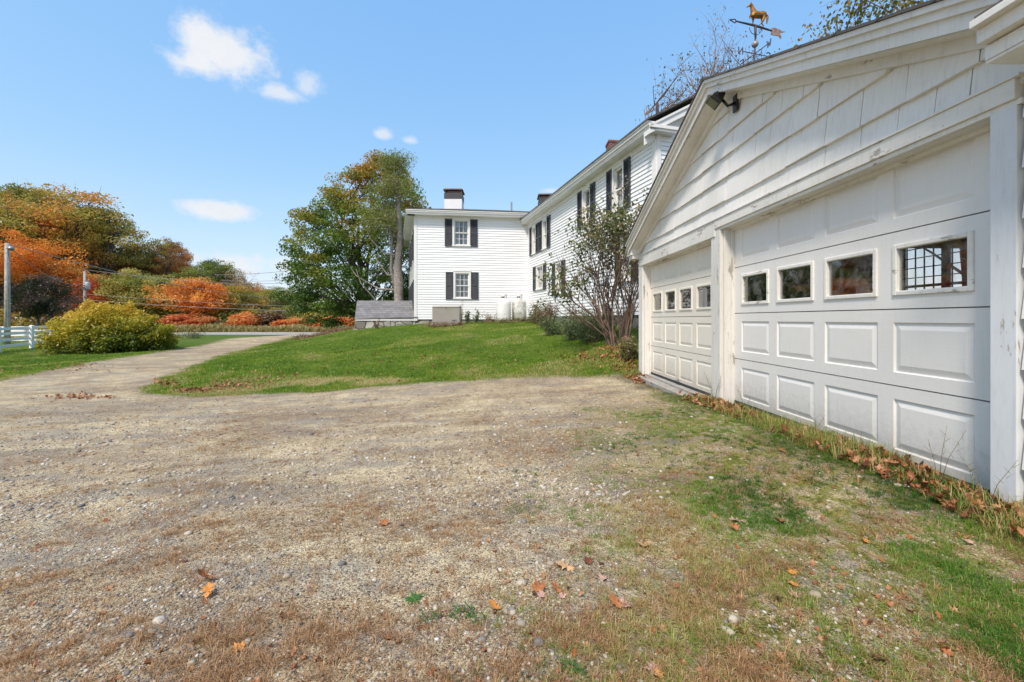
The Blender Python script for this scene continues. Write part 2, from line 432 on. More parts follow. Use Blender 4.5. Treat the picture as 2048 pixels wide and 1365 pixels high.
PATCH = [gp(u, v) + (rx, ry) for u, v, rx, ry in ((640, 764, 1.3, .5), (760, 764, .9, .35), (420, 783, .9, .35), (1125, 662, .7, .8))]
def masks(x, y):
    x = np.asarray(x, float); y = np.asarray(y, float)
    edge = (fbm(x * 1.9, y * 1.9, 31, 5) - .5) * 1.2
    sl = np.maximum(sdist(x, y, lawnA), sdist(x, y, lawnB))
    lawn = sstep(-.12, .18, sl + edge * np.clip(y / 14, .3, 1.5) * .6)
    far = sstep(62, 63.5, y - .04 * x)
    # thin mossy grass near the garage and along the foot of its doors
    ml = x - (.30 * y - .28)
    moss = sstep(-.35, .9, ml + (fbm(x * 1.6, y * 1.6, 41, 4) - .5) * 1.5) * sstep(6.6, 5.2, y) * sstep(-60, 0, y)
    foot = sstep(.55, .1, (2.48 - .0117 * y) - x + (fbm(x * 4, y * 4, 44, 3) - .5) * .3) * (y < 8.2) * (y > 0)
    # dead brown grass in streaks that follow the wheel tracks
    ang = .42
    tx = x * math.cos(ang) + y * math.sin(ang); ty = -x * math.sin(ang) + y * math.cos(ang)
    dn = fbm(tx * 1.3, ty * 3.4, 51, 5)
    dry = sstep(.50, .68, dn + .16 * sstep(2.3, 1.1, y) + .04 * sstep(-1, 1.5, x) - .07 * sstep(3, 8, y)) * (1 - lawn)
    edgedry = sstep(-.55, -.05, sl + edge * .6) * sstep(.25, -.05, sl) * sstep(-1, -8, x - .2 * y)
    bx, by = gp(170, 795)[0], gp(170, 795)[1]
    pt = 0
    for (px_, py_, rx_, ry_) in PATCH:
        e_ = np.hypot((x - px_) / rx_, (y - py_) / ry_) + (fbm(x * 2.5, y * 2.5, 71, 3) - .5) * 1.4
        pt = np.maximum(pt, sstep(1.1, .5, e_))
    return dict(lawn=lawn, patch=pt * lawn, moss=moss, foot=foot, dry=np.clip(dry + .75 * edgedry, 0, 1), sl=sl, far=far)

MK = masks(XX, YY)
def _ground_mat():
    t = NT('ground_gravel_grass')
    def attr(n): return t.n('ShaderNodeAttribute', attribute_name=n, attribute_type='GEOMETRY').outputs['Fac']
    v = t.map()
    def stones(scale, rnd=1):
        vo = t.n('ShaderNodeTexVoronoi'); vo.inputs['Scale'].default_value = scale; t.l(v, vo.inputs['Vector'])
        sp = t.n('ShaderNodeSeparateColor'); t.l(vo.outputs['Color'], sp.inputs[0])
        return vo.outputs['Distance'], sp.outputs[0], sp.outputs[1]
    d1, r1, q1 = stones(55); d2, r2, q2 = stones(140)
    sand = t.ramp(t.noise(2.2, 6, .65, v), [(.3, (.47, .425, .36)), (.55, (.67, .61, .505)), (.75, (.78, .71, .60))])
    # grey wheel tracks
    ang = t.n('ShaderNodeMapping'); ang.inputs['Rotation'].default_value = (0, 0, -.35); ang.inputs['Scale'].default_value = (.38, 1.0, 1); t.l(v, ang.inputs['Vector'])
    track = t.ramp(t.noise(1.0, 5, .6, ang.outputs[0]), [(.44, 0), (.62, 1)])
    sand = t.mix(t.math('MULTIPLY', track, .65), sand, (.30, .265, .225))
    stc = t.ramp(r1, [(0, (.10, .10, .105)), (.25, (.22, .21, .20)), (.5, (.36, .31, .25)), (.75, (.46, .43, .39)), (.93, (.62, .60, .56)), (1, (.30, .17, .09))])
    stc2 = t.ramp(r2, [(0, (.09, .085, .08)), (.4, (.24, .21, .17)), (.7, (.40, .35, .28)), (1, (.60, .57, .51))])
    sel2 = t.math('MULTIPLY', t.ramp(d2, [(.30, 1), (.5, 0)]), t.ramp(q2, [(.25, 0), (.45, 1)]))
    cov = t.ramp(t.noise(1.6, 5, .6, v), [(.35, .25), (.65, 1)])
    c = t.mix(t.math('MULTIPLY', sel2, .8), sand, stc2)
    sel1 = t.math('MULTIPLY', t.math('MULTIPLY', t.ramp(d1, [(.30, 1), (.45, 0)]), t.ramp(q1, [(.5, 0), (.62, 1)])), cov)
    c = t.mix(sel1, c, stc)
    h = t.math('ADD', t.math('MULTIPLY', sel2, .35), t.math('MULTIPLY', t.math('MULTIPLY', sel1, t.math('SUBTRACT', .5, d1)), 2))
    vo4 = t.n('ShaderNodeTexVoronoi'); vo4.inputs['Scale'].default_value = 300; t.l(v, vo4.inputs['Vector'])
    sc4 = t.n('ShaderNodeSeparateColor'); t.l(vo4.outputs['Color'], sc4.inputs[0])
    c = t.mix(.62, c, t.ramp(sc4.outputs[0], [(0, (.07, .06, .05)), (.3, (.3, .27, .23)), (.6, (.58, .52, .44)), (.85, (.80, .76, .70)), (1, (.98, .95, .9))]), 'OVERLAY')
    sp3 = t.ramp(t.noise(26, 6, .8, v), [(.36, 0), (.5, .5), (.64, 1)])
    c = t.mix(.55, c, t.mix(sp3, (.13, .11, .09), (.72, .62, .48)), 'OVERLAY')
    sp5 = t.ramp(t.noise(9, 8, .82, v), [(.38, 0), (.5, .5), (.62, 1)])
    c = t.mix(.5, c, t.mix(sp5, (.20, .19, .17), (.80, .74, .63)), 'OVERLAY')
    strk = t.ramp(t.noise(3.2, 6, .72, ang.outputs[0]), [(.47, 0), (.60, 1)])
    c = t.mix(t.math('MULTIPLY', strk, .55), c, (.28, .262, .24))
    # dead grass mat, moss and lawn soil
    fine = t.noise(90, 6, .75, v)
    dryc = t.ramp(fine, [(.3, (.10, .06, .035)), (.5, (.24, .15, .085)), (.7, (.40, .27, .15))])
    dm = t.math('MULTIPLY', attr('dry'), t.ramp(t.noise(38, 5, .75, v), [(.42, 0), (.6, 1)]))
    c = t.mix(t.math('MULTIPLY', dm, .7), c, dryc)
    mossc = t.ramp(t.noise(5, 5, .6, v), [(.3, (.14, .16, .03)), (.5, (.28, .29, .05)), (.66, (.42, .36, .13)), (.8, (.20, .24, .04))])
    mm = t.math('MULTIPLY', attr('moss'), t.ramp(t.noise(9, 7, .75, v), [(.42, 0), (.56, 1)]))
    c = t.mix(mm, c, t.mix(t.math('MULTIPLY', t.ramp(t.noise(60, 6, .8, v), [(.38, 1), (.6, 0)]), .85), mossc, (.05, .045, .02)))
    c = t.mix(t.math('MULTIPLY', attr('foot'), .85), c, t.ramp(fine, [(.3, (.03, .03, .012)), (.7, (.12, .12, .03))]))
    lc = t.ramp(t.noise(.55, 5, .62, v), [(.28, (.075, .14, .014)), (.5, (.11, .18, .02)), (.66, (.17, .20, .04)), (.78, (.30, .25, .10))])
    lc = t.mix(t.math('MULTIPLY', t.ramp(t.noise(45, 5, .7, v), [(.3, 1), (.7, 0)]), .7), lc, (.02, .035, .006))
    lc = t.mix(t.math('MULTIPLY', attr('patch'), .85), lc, t.ramp(fine, [(.3, (.20, .15, .07)), (.7, (.48, .38, .22))]))
    c = t.mix(attr('lawn'), c, lc)
    c = t.mix(attr('far'), c, t.ramp(t.noise(.2, 5, .6, v), [(.3, (.10, .10, .03)), (.7, (.22, .17, .07))]))
    ra = attr('road')
    c = t.mix(ra, c, t.ramp(t.noise(3, 5, .6, v), [(.3, (.30, .30, .31)), (.7, (.40, .40, .41))]))
    hh = t.math('ADD', t.math('MULTIPLY', h, t.math('SUBTRACT', 1, attr('lawn'))), t.math('MULTIPLY', fine, .5))
    t.pbr(c, .95, t.bump(hh, 1.0, .02), spec=.12)
    return t.m
GROUND = _ground_mat()
ROAD = (np.abs(YY - (57 + .04 * XX)) < 3.2).astype(float)
ny, nx = XX.shape
idx = np.arange(nx * ny).reshape(ny, nx)
Q = np.stack([idx[:-1, :-1], idx[:-1, 1:], idx[1:, 1:], idx[1:, :-1]], -1).reshape(-1, 4)
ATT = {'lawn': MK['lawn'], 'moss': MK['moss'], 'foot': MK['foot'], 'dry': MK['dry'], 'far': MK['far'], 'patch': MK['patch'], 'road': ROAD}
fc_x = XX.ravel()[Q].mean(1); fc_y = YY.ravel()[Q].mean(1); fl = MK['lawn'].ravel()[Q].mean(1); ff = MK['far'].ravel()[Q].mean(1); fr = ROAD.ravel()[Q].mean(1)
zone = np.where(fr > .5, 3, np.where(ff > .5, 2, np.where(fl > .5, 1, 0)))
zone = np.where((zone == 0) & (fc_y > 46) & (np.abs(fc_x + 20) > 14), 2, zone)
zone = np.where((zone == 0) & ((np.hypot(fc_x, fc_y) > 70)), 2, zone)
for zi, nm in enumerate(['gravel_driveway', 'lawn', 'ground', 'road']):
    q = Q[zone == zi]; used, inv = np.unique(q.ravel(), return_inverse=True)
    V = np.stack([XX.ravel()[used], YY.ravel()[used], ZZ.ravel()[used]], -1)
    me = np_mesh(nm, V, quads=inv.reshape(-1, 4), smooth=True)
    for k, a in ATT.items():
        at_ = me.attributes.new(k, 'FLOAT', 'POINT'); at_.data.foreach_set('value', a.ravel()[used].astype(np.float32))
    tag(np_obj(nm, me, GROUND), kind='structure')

# ---------------------------------------------------------------- scatter helpers
def blades(P, H, W, lean, heading, tint, name, mat, curl=.5):
    """grass blades as bent tapered strips"""
    n = len(P); ax = np.cos(heading); ay = np.sin(heading)
    px, py = -ay, ax
    b = np.zeros((n, 5, 3)); w = W * .5
    b[:, 0] = P + np.stack([-px * w, -py * w, 0 * w], -1); b[:, 1] = P + np.stack([px * w, py * w, 0 * w], -1)
    m = P + np.stack([ax * lean * H * .35, ay * lean * H * .35, H * .62 * np.sqrt(np.maximum(.05, 1 - (lean * .7) ** 2))], -1)
    b[:, 2] = m + np.stack([px * w * .75, py * w * .75, 0 * w], -1); b[:, 3] = m + np.stack([-px * w * .75, -py * w * .75, 0 * w], -1)
    b[:, 4] = P + np.stack([ax * lean * H * (.8 + curl * .4), ay * lean * H * (.8 + curl * .4), H * np.sqrt(np.maximum(.01, 1 - np.minimum(lean, .995) ** 2))], -1)
    b[:, :2, 2] -= .004
    o = np.arange(n) * 5
    return np_obj(name, np_mesh(name, b, quads=np.stack([o, o + 1, o + 2, o + 3], -1), tris=np.stack([o + 3, o + 2, o + 4], -1), tint=np.repeat(tint, 5)), mat)

def rand_view(n, d0, d1, u0=-60, u1=2110, power=1.0):
    """random ground positions inside the wedge the place shows, denser near"""
    q = rng.random(n)
    d = d0 * (d1 / d0) ** q if power == 1 else (d0 ** (1 - power) + q * (d1 ** (1 - power) - d0 ** (1 - power))) ** (1 / (1 - power))
    u = u0 + rng.random(n) * (u1 - u0)
    return (u - CX) * d / FPX, d

M['dryleaf'] = m_leaf('dead_grass_blades', [(.16, .08, .035), (.34, .18, .08), (.48, .29, .14), (.64, .47, .27)], .25)
M['lawnleaf'] = m_leaf('lawn_grass_blades', [(.10, .19, .008), (.16, .27, .012), (.23, .34, .018), (.36, .37, .05), (.50, .42, .17)], .45)
M['mixleaf'] = m_leaf('mixed_grass_blades', [(.04, .11, .012), (.09, .21, .02), (.15, .29, .035), (.30, .34, .06), (.52, .42, .17), (.44, .26, .12)], .35)
def wall_x(y): return 2.50 - .0117 * y

# pebbles
def pebbles():
    ph = (1 + 5 ** .5) / 2
    iv = np.array([(-1, ph, 0), (1, ph, 0), (-1, -ph, 0), (1, -ph, 0), (0, -1, ph), (0, 1, ph), (0, -1, -ph), (0, 1, -ph), (ph, 0, -1), (ph, 0, 1), (-ph, 0, -1), (-ph, 0, 1)]) / math.hypot(1, ph)
    it = np.array([(0, 11, 5), (0, 5, 1), (0, 1, 7), (0, 7, 10), (0, 10, 11), (1, 5, 9), (5, 11, 4), (11, 10, 2), (10, 7, 6), (7, 1, 8), (3, 9, 4), (3, 4, 2), (3, 2, 6), (3, 6, 8), (3, 8, 9), (4, 9, 5), (2, 4, 11), (6, 2, 10), (8, 6, 7), (9, 8, 1)])
    x1, y1 = rand_view(80000, 1.0, 2.8, power=1.3); r1 = .0018 + .0062 * rng.random(80000) ** 4.5
    x2, y2 = rand_view(42000, 2.4, 9.0, power=1.1); r2 = (.0035 + .012 * rng.random(42000) ** 4.0)
    x3, y3 = rand_view(420, 1.1, 7.0); r3 = .010 + .013 * rng.random(420) ** 2
    x = np.concatenate([x1, x2, x3]); y = np.concatenate([y1, y2, y3]); r = np.concatenate([r1, r2, r3])
    mk = masks(x, y)
    dens = sstep(.36, .66, fbm(x * 1.7, y * 2.3, 77, 4)) * .75 + .25
    keep = (rng.random(len(x)) < dens * (1 - mk['lawn'] * .97) * (1 - .75 * mk['moss']) * (1 - .55 * mk['dry'])) & (x < wall_x(y) - .1) & (x > -9)
    x, y, r = x[keep], y[keep], r[keep]; n = len(x)
    sc = np.stack([r * (.8 + .7 * rng.random(n)), r * (.7 + .5 * rng.random(n)), r * (.45 + .35 * rng.random(n))], -1)
    a = rng.random(n) * 6.283; ca, sa = np.cos(a), np.sin(a)
    V = iv[None] * (1 + (rng.random((n, 12, 1)) - .5) * .35) * sc[:, None]
    X = V[..., 0] * ca[:, None] - V[..., 1] * sa[:, None] + x[:, None]; Y = V[..., 0] * sa[:, None] + V[..., 1] * ca[:, None] + y[:, None]
    Z = V[..., 2] + (gz(x, y) + sc[:, 2] * .35)[:, None]
    T = (it[None] + (np.arange(n) * 12)[:, None, None]).reshape(-1, 3)
    me = np_mesh('gravel', np.stack([X, Y, Z], -1), tris=T, tint=np.repeat(rng.random(n), 12), smooth=True)
    t = NT('loose_pebbles'); at_ = t.n('ShaderNodeAttribute', attribute_name='tint', attribute_type='GEOMETRY')
    c = t.ramp(at_.outputs['Fac'], [(0, (.12, .12, .125)), (.15, (.24, .23, .22)), (.35, (.38, .31, .23)), (.65, (.50, .42, .31)), (.88, (.60, .55, .47)), (.97, (.74, .72, .68)), (1, (.45, .25, .12))])
    c = t.mix(t.math('MULTIPLY', t.noise(160, 4, .7, t.map()), .45), c, (.14, .12, .10))
    t.pbr(c, .85, spec=.25)
    tag(np_obj('gravel', me, t.m), 'loose grey and tan pebbles strewn over the gravel yard', 'gravel', kind='stuff')
pebbles()

def tufts(nt, per, d0, d1, accept, hl, name, mat, tintf, label, cat, power=1.2, w=.0016, spread=.011, leanr=(.75, 1.3), u0=-60, u1=2110):
    x, y = rand_view(nt, d0, d1, u0, u1, power); k = rng.random(nt) < accept(x, y)
    x, y = x[k], y[k]; n = len(x); tt = tintf(x, y)
    X = np.repeat(x, per); Y = np.repeat(y, per); a = rng.random(n * per) * 6.283
    rr = rng.random(n * per) * spread * (1 + np.repeat(y, per) * .12)
    px = X + np.cos(a) * rr; py = Y + np.sin(a) * rr
    ok = px < wall_x(py) + .01
    px, py, a = px[ok], py[ok], a[ok]
    P = np.stack([px, py, gz(px, py)], -1); m = len(px)
    H = (hl[0] + (hl[1] - hl[0]) * rng.random(m) ** 1.6) * np.repeat(.6 + .8 * rng.random(n), per)[ok]
    W = w * (.6 + .8 * rng.random(m)) * (1 + np.maximum(0, py - 2) * .22)
    o = blades(P, H, W, leanr[0] + (leanr[1] - leanr[0]) * rng.random(m), a + (rng.random(m) - .5) * 1.2, np.clip(np.repeat(tt, per)[ok] + (rng.random(m) - .5) * .5, 0, 1), name, mat)
    return tag(o, label, cat, kind='stuff')

tufts(34000, 15, 1.0, 7.0, lambda x, y: np.clip(masks(x, y)['dry'] * (.34 + .3 * sstep(2.6, 1.5, y)) * sstep(.40, .6, fbm(x * 8, y * 8, 61, 3)) + .035 + .12 * sstep(2.4, 1.2, y), 0, 1), (.014, .042), 'dead_grass', M['dryleaf'],
      lambda x, y: .25 + .5 * rng.random(len(x)), 'dead brown grass matted in streaks across the gravel yard', 'grass')
def mossacc(x, y):
    m = masks(x, y); return np.clip((m['moss'] * sstep(.40, .60, fbm(x * 2.4, y * 2.4, 91, 4)) * 1.0 + .08 * m['moss'] + m['foot'] * .6) * (1 - m['lawn']) * (1 - .6 * sstep(2.3, 1.3, y) * sstep(1.3, .6, x)), 0, 1)
tufts(20000, 16, 1.0, 6.8, mossacc, (.012, .048), 'thin_grass', M['mixleaf'],
      lambda x, y: np.clip(.25 + (fbm(x * 1.3, y * 1.3, 95, 3) - .5) * 1.9 + .25 * sstep(3, 5, y), 0, 1), 'thin green and straw coloured grass growing beside the garage doors', 'grass', u0=900)
def lawnacc(x, y):
    m = masks(x, y); return m['lawn'] * (m['sl'] > -.4)
def lawntint(x, y):
    patch = sstep(.50, .72, fbm(x * .55, y * .55, 33, 4)) * .65
    patch = np.maximum(patch, masks(x, y)['patch'] * .8)
    e = sstep(1.1, .15, np.maximum(sdist(x, y, lawnA), sdist(x, y, lawnB))) * .35
    return np.clip(.22 + patch + e * rng.random(len(x)) + (fbm(x * 3, y * 3, 35, 3) - .5) * .9 + (fbm(x * .9, y * .9, 37, 2) - .5) * .6, 0, 1)
tufts(80000, 6, 7.4, 26, lawnacc, (.018, .048), 'lawn_grass', M['lawnleaf'], lawntint, 'short green lawn grass covering the mown slopes', 'grass', w=.0035, spread=.05, leanr=(.1, .8))

# weeds and long stems at the foot of the garage
def foot_weeds():
    n = 3600; y = 1.1 + 7.0 * rng.random(n) ** 1.1; clump = fbm(y * 1.7, y * 0, 3, 2)
    k = (rng.random(n) < sstep(.35, .6, clump) * .8 + .2) & ~((y > 5.35) & (y < 7.75)); y = y[k]
    x = wall_x(y) - .02 - rng.random(len(y)) ** 1.5 * .30
    per = 9; X = np.repeat(x, per) + (rng.random(len(x) * per) - .5) * .05; Y = np.repeat(y, per) + (rng.random(len(x) * per) - .5) * .06
    X = np.minimum(X, wall_x(Y) - .02); m = len(X)
    H = .04 + .13 * rng.random(m) ** 2
    o = blades(np.stack([X, Y, gz(X, Y)], -1), H, .0022 + .002 * rng.random(m), .3 + .65 * rng.random(m), rng.random(m) * 6.283,
               np.clip(.1 + .95 * rng.random(m) ** .8, 0, 1), 'wall_foot_grass', M['mixleaf'])
    tag(o, 'long unmown grass along the foot of the garage wall', 'grass', kind='stuff')
foot_weeds()
def weed_stalk(x, y, hgt, seed, label):
    r = random.Random(seed); mb = MB(); z = g(x, y)
    for k in range(r.randint(3, 5)):
        a = r.uniform(2, 5.5); l = hgt * r.uniform(.6, 1); dx, dy = math.cos(a) * l * .28, math.sin(a) * l * .4
        pts = [(x, y, z - .01), (x + dx * .35, y + dy * .35, z + l * .5), (x + dx, y + dy, z + l)]
        mb.tube(pts, [.0022, .0016, .0008], 4)
        for j in range(4):
            q = .55 + .1 * j; bx, by, bz = x + dx * q, y + dy * q, z + l * q; aa = r.uniform(0, 6.28)
            mb.tube([(bx, by, bz), (bx + .03 * math.cos(aa), by + .03 * math.sin(aa), bz + .03)], [.0012, .0006], 3)
    tag(mb.build('weed_stalk', M['stalk'], smooth=True), label, 'weed')
M['stalk'] = m_plain('dry_weed_stalk', (.20, .17, .09), .9)
weed_stalk(2.36, 2.36, .42, 1, 'tall dry weed stalk in front of the near door jamb')
weed_stalk(2.36, 2.12, .36, 2, 'dry weed stalks against the shingled wall at the right edge')
weed_stalk(2.38, 3.35, .26, 3, 'thin weed stalk before the near garage door between its middle panels')
weed_stalk(2.38, 4.35, .30, 4, 'green weed stalk rising before the far half of the near garage door')
weed_stalk(2.38, 5.02, .42, 5, 'weed stalk standing by the peeling post between the two doors')

# green weed rosettes in the foreground
def rosette(u, v, n, L, W, label, kind='dandelion'):
    x, y = gp(u, v); z = g(x, y); V = []; Qd = []
    for k in range(n):
        a = k * 2.4 + random.random() * .4; l = L * (.6 + .5 * random.random())
        if kind == 'clover':
            ox, oy = x + (random.random() - .5) * L * 2.4, y + (random.random() - .5) * L * 1.5; oz = g(ox, oy) + .006 + .02 * random.random(); l = W * 2
            wd = W
        else: ox, oy, oz, wd = x, y, z + .004, W
        ca, sa = math.cos(a), math.sin(a)
        for (t, ww, h) in ((0, .2, 0), (.5, 1, .3), (1, .15, .12)):
            V += [(ox + ca * l * t - sa * wd * ww * .5, oy + sa * l * t + ca * wd * ww * .5, oz + h * l * .6), (ox + ca * l * t + sa * wd * ww * .5, oy + sa * l * t - ca * wd * ww * .5, oz + h * l * .6)]
        b = len(V) - 6; Qd += [(b, b + 1, b + 3, b + 2), (b + 2, b + 3, b + 5, b + 4)]
    o = np_obj('weed', np_mesh('weed', V, quads=Qd, tint=np.repeat(rng.random(n) * .5, 6)), M['weedleaf'])
    tag(o, label, 'weed')
M['weedleaf'] = m_leaf('weed_leaves', [(.04, .13, .02), (.07, .20, .03), (.14, .26, .07)], .3)
rosette(827, 1207, 13, .05, .008, 'green dandelion rosette among dead grass, left of the two clover patches')
rosette(925, 1232, 90, .035, .005, 'larger bright green clover patch on bare soil in the foreground', 'clover')
rosette(860, 1245, 50, .028, .0045, 'smaller clover patch between the dandelion rosette and the larger clover', 'clover')
rosette(955, 1248, 40, .022, .0045, 'small clover sprig just right of the large clover patch', 'clover')
rosette(1145, 1350, 60, .03, .0045, 'green clover patch at the bottom edge below the brown leaves', 'clover')

# fallen leaves --------------------------------------------------
OAK = [(0, 0), (.10, .05), (.13, .16), (.27, .22), (.16, .30), (.20, .40), (.42, .47), (.22, .54), (.24, .66), (.34, .78), (.15, .80), (.08, .92), (0, 1.0)]
MAP = [(0, 0), (.12, .06), (.30, .02), (.26, .14), (.5, .26), (.36, .36), (.44, .56), (.22, .48), (.18, .62), (.10, .66), (0, .95)]
def leaf_mesh(shape, curl, seed):
    r = random.Random(seed); out = [(x, y) for x, y in shape] + [(-x * r.uniform(.85, 1.1), y * r.uniform(.96, 1.02)) for x, y in shape[-2:0:-1]]
    ring = out; n = len(ring); V = [(0, .45, 0)] + [(x, y, 0) for x, y in ring] ; T = []
    mid = [(x * .5, .45 + (y - .45) * .5) for x, y in ring]
    V += [(x, y, 0) for x, y in mid]
    V = [(x, y - .45, curl * (x * x * 1.6 + (y - .45) ** 2 * .7) + .06 * math.sin(7 * x + 5 * y + seed)) for x, y, _ in V]
    Qd = [(1 + i, 1 + (i + 1) % n, 1 + n + (i + 1) % n, 1 + n + i) for i in range(n)]
    T = [(1 + n + i, 1 + n + (i + 1) % n, 0) for i in range(n)]
    b = len(V); V += [(-.012, -.45, .02), (.012, -.45, .02), (.006, -.72, .09), (-.006, -.72, .09)]; Qd.append((b, b + 1, b + 2, b + 3))
    return np.array(V), np.array(Qd), np.array(T)
def m_dead(name, c1, c2):
    t = NT(name); v = t.map()
    c = t.mix(t.ramp(t.noise(60, 5, .7, v), [(.35, 0), (.7, 1)]), c1, c2)
    t.pbr(c, .7, t.bump(t.noise(200, 3, .6, v), .5, .002), spec=.3); return t.m
DL = dict(tan=m_dead('tan_dead_leaf', (.50, .27, .12), (.62, .40, .22)), rust=m_dead('rust_dead_leaf', (.30, .10, .035), (.44, .20, .08)),
          pink=m_dead('pinkish_dead_leaf', (.42, .22, .16), (.55, .38, .32)), dark=m_dead('dark_red_dead_leaf', (.10, .03, .02), (.20, .07, .04)),
          orange=m_dead('orange_dead_leaf', (.55, .20, .04), (.66, .33, .09)))
def fallen(u, v, size, shape, col, rot, tilt, curl, label):
    x, y = gp(u, v); V, Qd, T = leaf_mesh(shape, curl, int(u))
    Rm = Matrix.Rotation(rot, 3, 'Z') @ Matrix.Rotation(tilt, 3, 'X')
    P = np.array([tuple(Rm @ Vector(p)) for p in V]) * size; P[:, 2] -= P[:, 2].min() - .004
    me = np_mesh('fallen_leaf', P, quads=Qd, tris=T, smooth=True)
    o = np_obj('fallen_leaf', me, DL[col]); o.location = (x, y, g(x, y)); tag(o, label, 'leaf', 'single fallen leaves in the foreground')
for a in [
    (1290, 1094, .085, OAK, 'tan', 2.2, .2, .25, 'large pale tan oak leaf lying alone on the gravel near the moss'),
    (1131, 1141, .085, OAK, 'tan', 1.0, .12, .2, 'broad tan oak leaf lying on the pebbles just left of a dark red leaf'),
    (1174, 1131, .05, MAP, 'dark', .6, .4, .5, 'crumpled dark red leaf beside the broad tan oak leaf'),
    (1203, 1166, .045, MAP, 'pink', 2.1, .1, .3, 'small pale pink leaf lying face up right of the rusty leaves'),
    (1075, 1185, .06, MAP, 'rust', .3, .5, .5, 'rusty leaf propped on edge at the top of the leaf cluster'),
    (1066, 1197, .05, OAK, 'orange', 3.0, .5, .4, 'orange brown leaf at the lower left of the leaf cluster'),
    (1079, 1196, .045, MAP, 'pink', 1.4, .2, .3, 'greyish pink leaf overlapping the rusty leaf cluster'),
    (1112, 1192, .05, OAK, 'rust', .9, .6, .6, 'curled brown leaf between the leaf cluster and a pale round leaf'),
    (1135, 1180, .04, OAK, 'rust', 2.7, .4, .4, 'small upright reddish leaf below the broad tan oak leaf'),
    (1122, 1200, .04, MAP, 'pink', .2, .1, .2, 'pale round leaf at the right end of the rusty leaf cluster'),
    (1247, 1220, .055, MAP, 'pink', 1.9, .1, .3, 'pinkish leaf flat in dead grass beside two rust coloured leaves'),
    (1230, 1222, .06, OAK, 'rust', .8, .5, .5, 'rust coloured curled leaf touching a pinkish leaf in dead grass'),
    (990, 1226, .06, OAK, 'orange', 1.7, .4, .5, 'curled orange brown leaf right of the bright clover patch'),
    (765, 1051, .06, MAP, 'rust', 1.2, .3, .6, 'lone curled brown leaf on sandy gravel, high on the open yard'),
    (474, 1307, .045, MAP, 'orange', 1.0, .2, .2, 'lone bright orange leaf in dead grass towards the lower left corner'),
    (410, 1170, .07, OAK, 'rust', 1.9, .6, .9, 'rolled up brown leaf on the gravel left of centre'),
    (415, 1196, .06, OAK, 'orange', .5, .5, .6, 'folded yellow brown leaf just below the rolled up brown leaf'),
    (1477, 1045, .085, OAK, 'pink', 1.3, .1, .2, 'pale pink and tan leaf lying on thin gravel among moss'),
    (1560, 1052, .08, OAK, 'rust', 2.3, .4, .4, 'rusty oak leaf right of the pale pink and tan leaf'),
    (1466, 1067, .055, MAP, 'rust', .6, .6, .6, 'curled rusty leaf just below the pale pink and tan leaf'),
    (1583, 1150, .05, MAP, 'orange', .2, .1, .2, 'upper orange leaf of the three on green grass'),
    (1588, 1178, .05, OAK, 'orange', 1.6, .2, .2, 'middle tan orange leaf of the three on green grass'),
    (1558, 1206, .05, OAK, 'dark', 2.4, .5, .5, 'dark red folded leaf below the two orange leaves on green grass'),
    (1586, 1199, .04, MAP, 'pink', .9, .2, .3, 'pale pink leaf beside the dark red folded leaf on grass'),
    (1728, 1088, .045, MAP, 'orange', .9, .3, .3, 'orange yellow leaf standing in green grass before the near door'),
    (1934, 1090, .05, MAP, 'pink', .9, .2, .3, 'small pink leaf in the grass near the shingled wall'),
    (1760, 1330, .06, OAK, 'dark', 1.9, .3, .5, 'dark curled leaf among white pebbles near the lower right'),
    (1300, 1352, .055, MAP, 'pink', 1.5, .2, .4, 'greyish pink leaf at the bottom edge of the yard'),
    (1315, 1362, .05, OAK, 'orange', 2.9, .3, .4, 'orange leaf touching a greyish pink leaf at the bottom edge'),
    (1563, 965 - 60, .07, OAK, 'rust', 1.1, .3, .4, 'red brown leaf in moss a step away from the near door'),
]: fallen(*a)

def litter(name, xs, ys, size, mat, label, lift=0.0):
    shp = [leaf_mesh(OAK, .5, 3), leaf_mesh(MAP, .8, 5), leaf_mesh(OAK, 1.0, 8)]
    Vs = []; Qs = []; Ts = []; tint = []; b = 0
    zs = gz(xs, ys)
    for i in range(len(xs)):
        V, Qd, T = shp[i % 3]
        R_ = Matrix.Rotation(random.uniform(0, 6.28), 3, 'Z') @ Matrix.Rotation(random.uniform(-.9, .9), 3, 'X') @ Matrix.Rotation(random.uniform(-.6, .6), 3, 'Y')
        P = V @ np.array(R_).T * size * random.uniform(.6, 1.2); P[:, 2] -= P[:, 2].min()
        P += (xs[i], ys[i], zs[i] + lift * random.random()); Vs.append(P); Qs.append(Qd + b); Ts.append(T + b); b += len(V); tint += [random.random()] * len(V)
    me = np_mesh(name, np.vstack(Vs), quads=np.vstack(Qs), tris=np.vstack(Ts), tint=tint, smooth=True)
    tag(np_obj(name, me, mat), label, 'leaves', kind='stuff')
M['litter'] = m_leaf('leaf_litter', [(.10, .035, .02), (.24, .085, .035), (.36, .16, .07), (.45, .25, .13), (.40, .12, .03)], .15)
n = 1500; yy = 1.2 + 6.7 * rng.random(n); kk = (rng.random(n) < sstep(.35, .55, fbm(yy * 1.3, yy * 0, 12, 2)) * .9 + .1) & ~((yy > 5.4) & (yy < 7.2) & (rng.random(n) < .9)); yy = yy[kk]
litter('door_foot_leaves', wall_x(yy) - .02 - .3 * rng.random(len(yy)) ** 1.7, yy, .06, M['litter'], 'brown oak leaves drifted along the foot of the garage doors', .04)
xc, yc = gp(1275, 740)
litter('corner_leaves', xc - .05 + .28 * rng.standard_normal(220), yc + .15 + .22 * rng.standard_normal(220), .06, M['litter'], 'heap of rusty leaves at the far corner of the garage', .06)
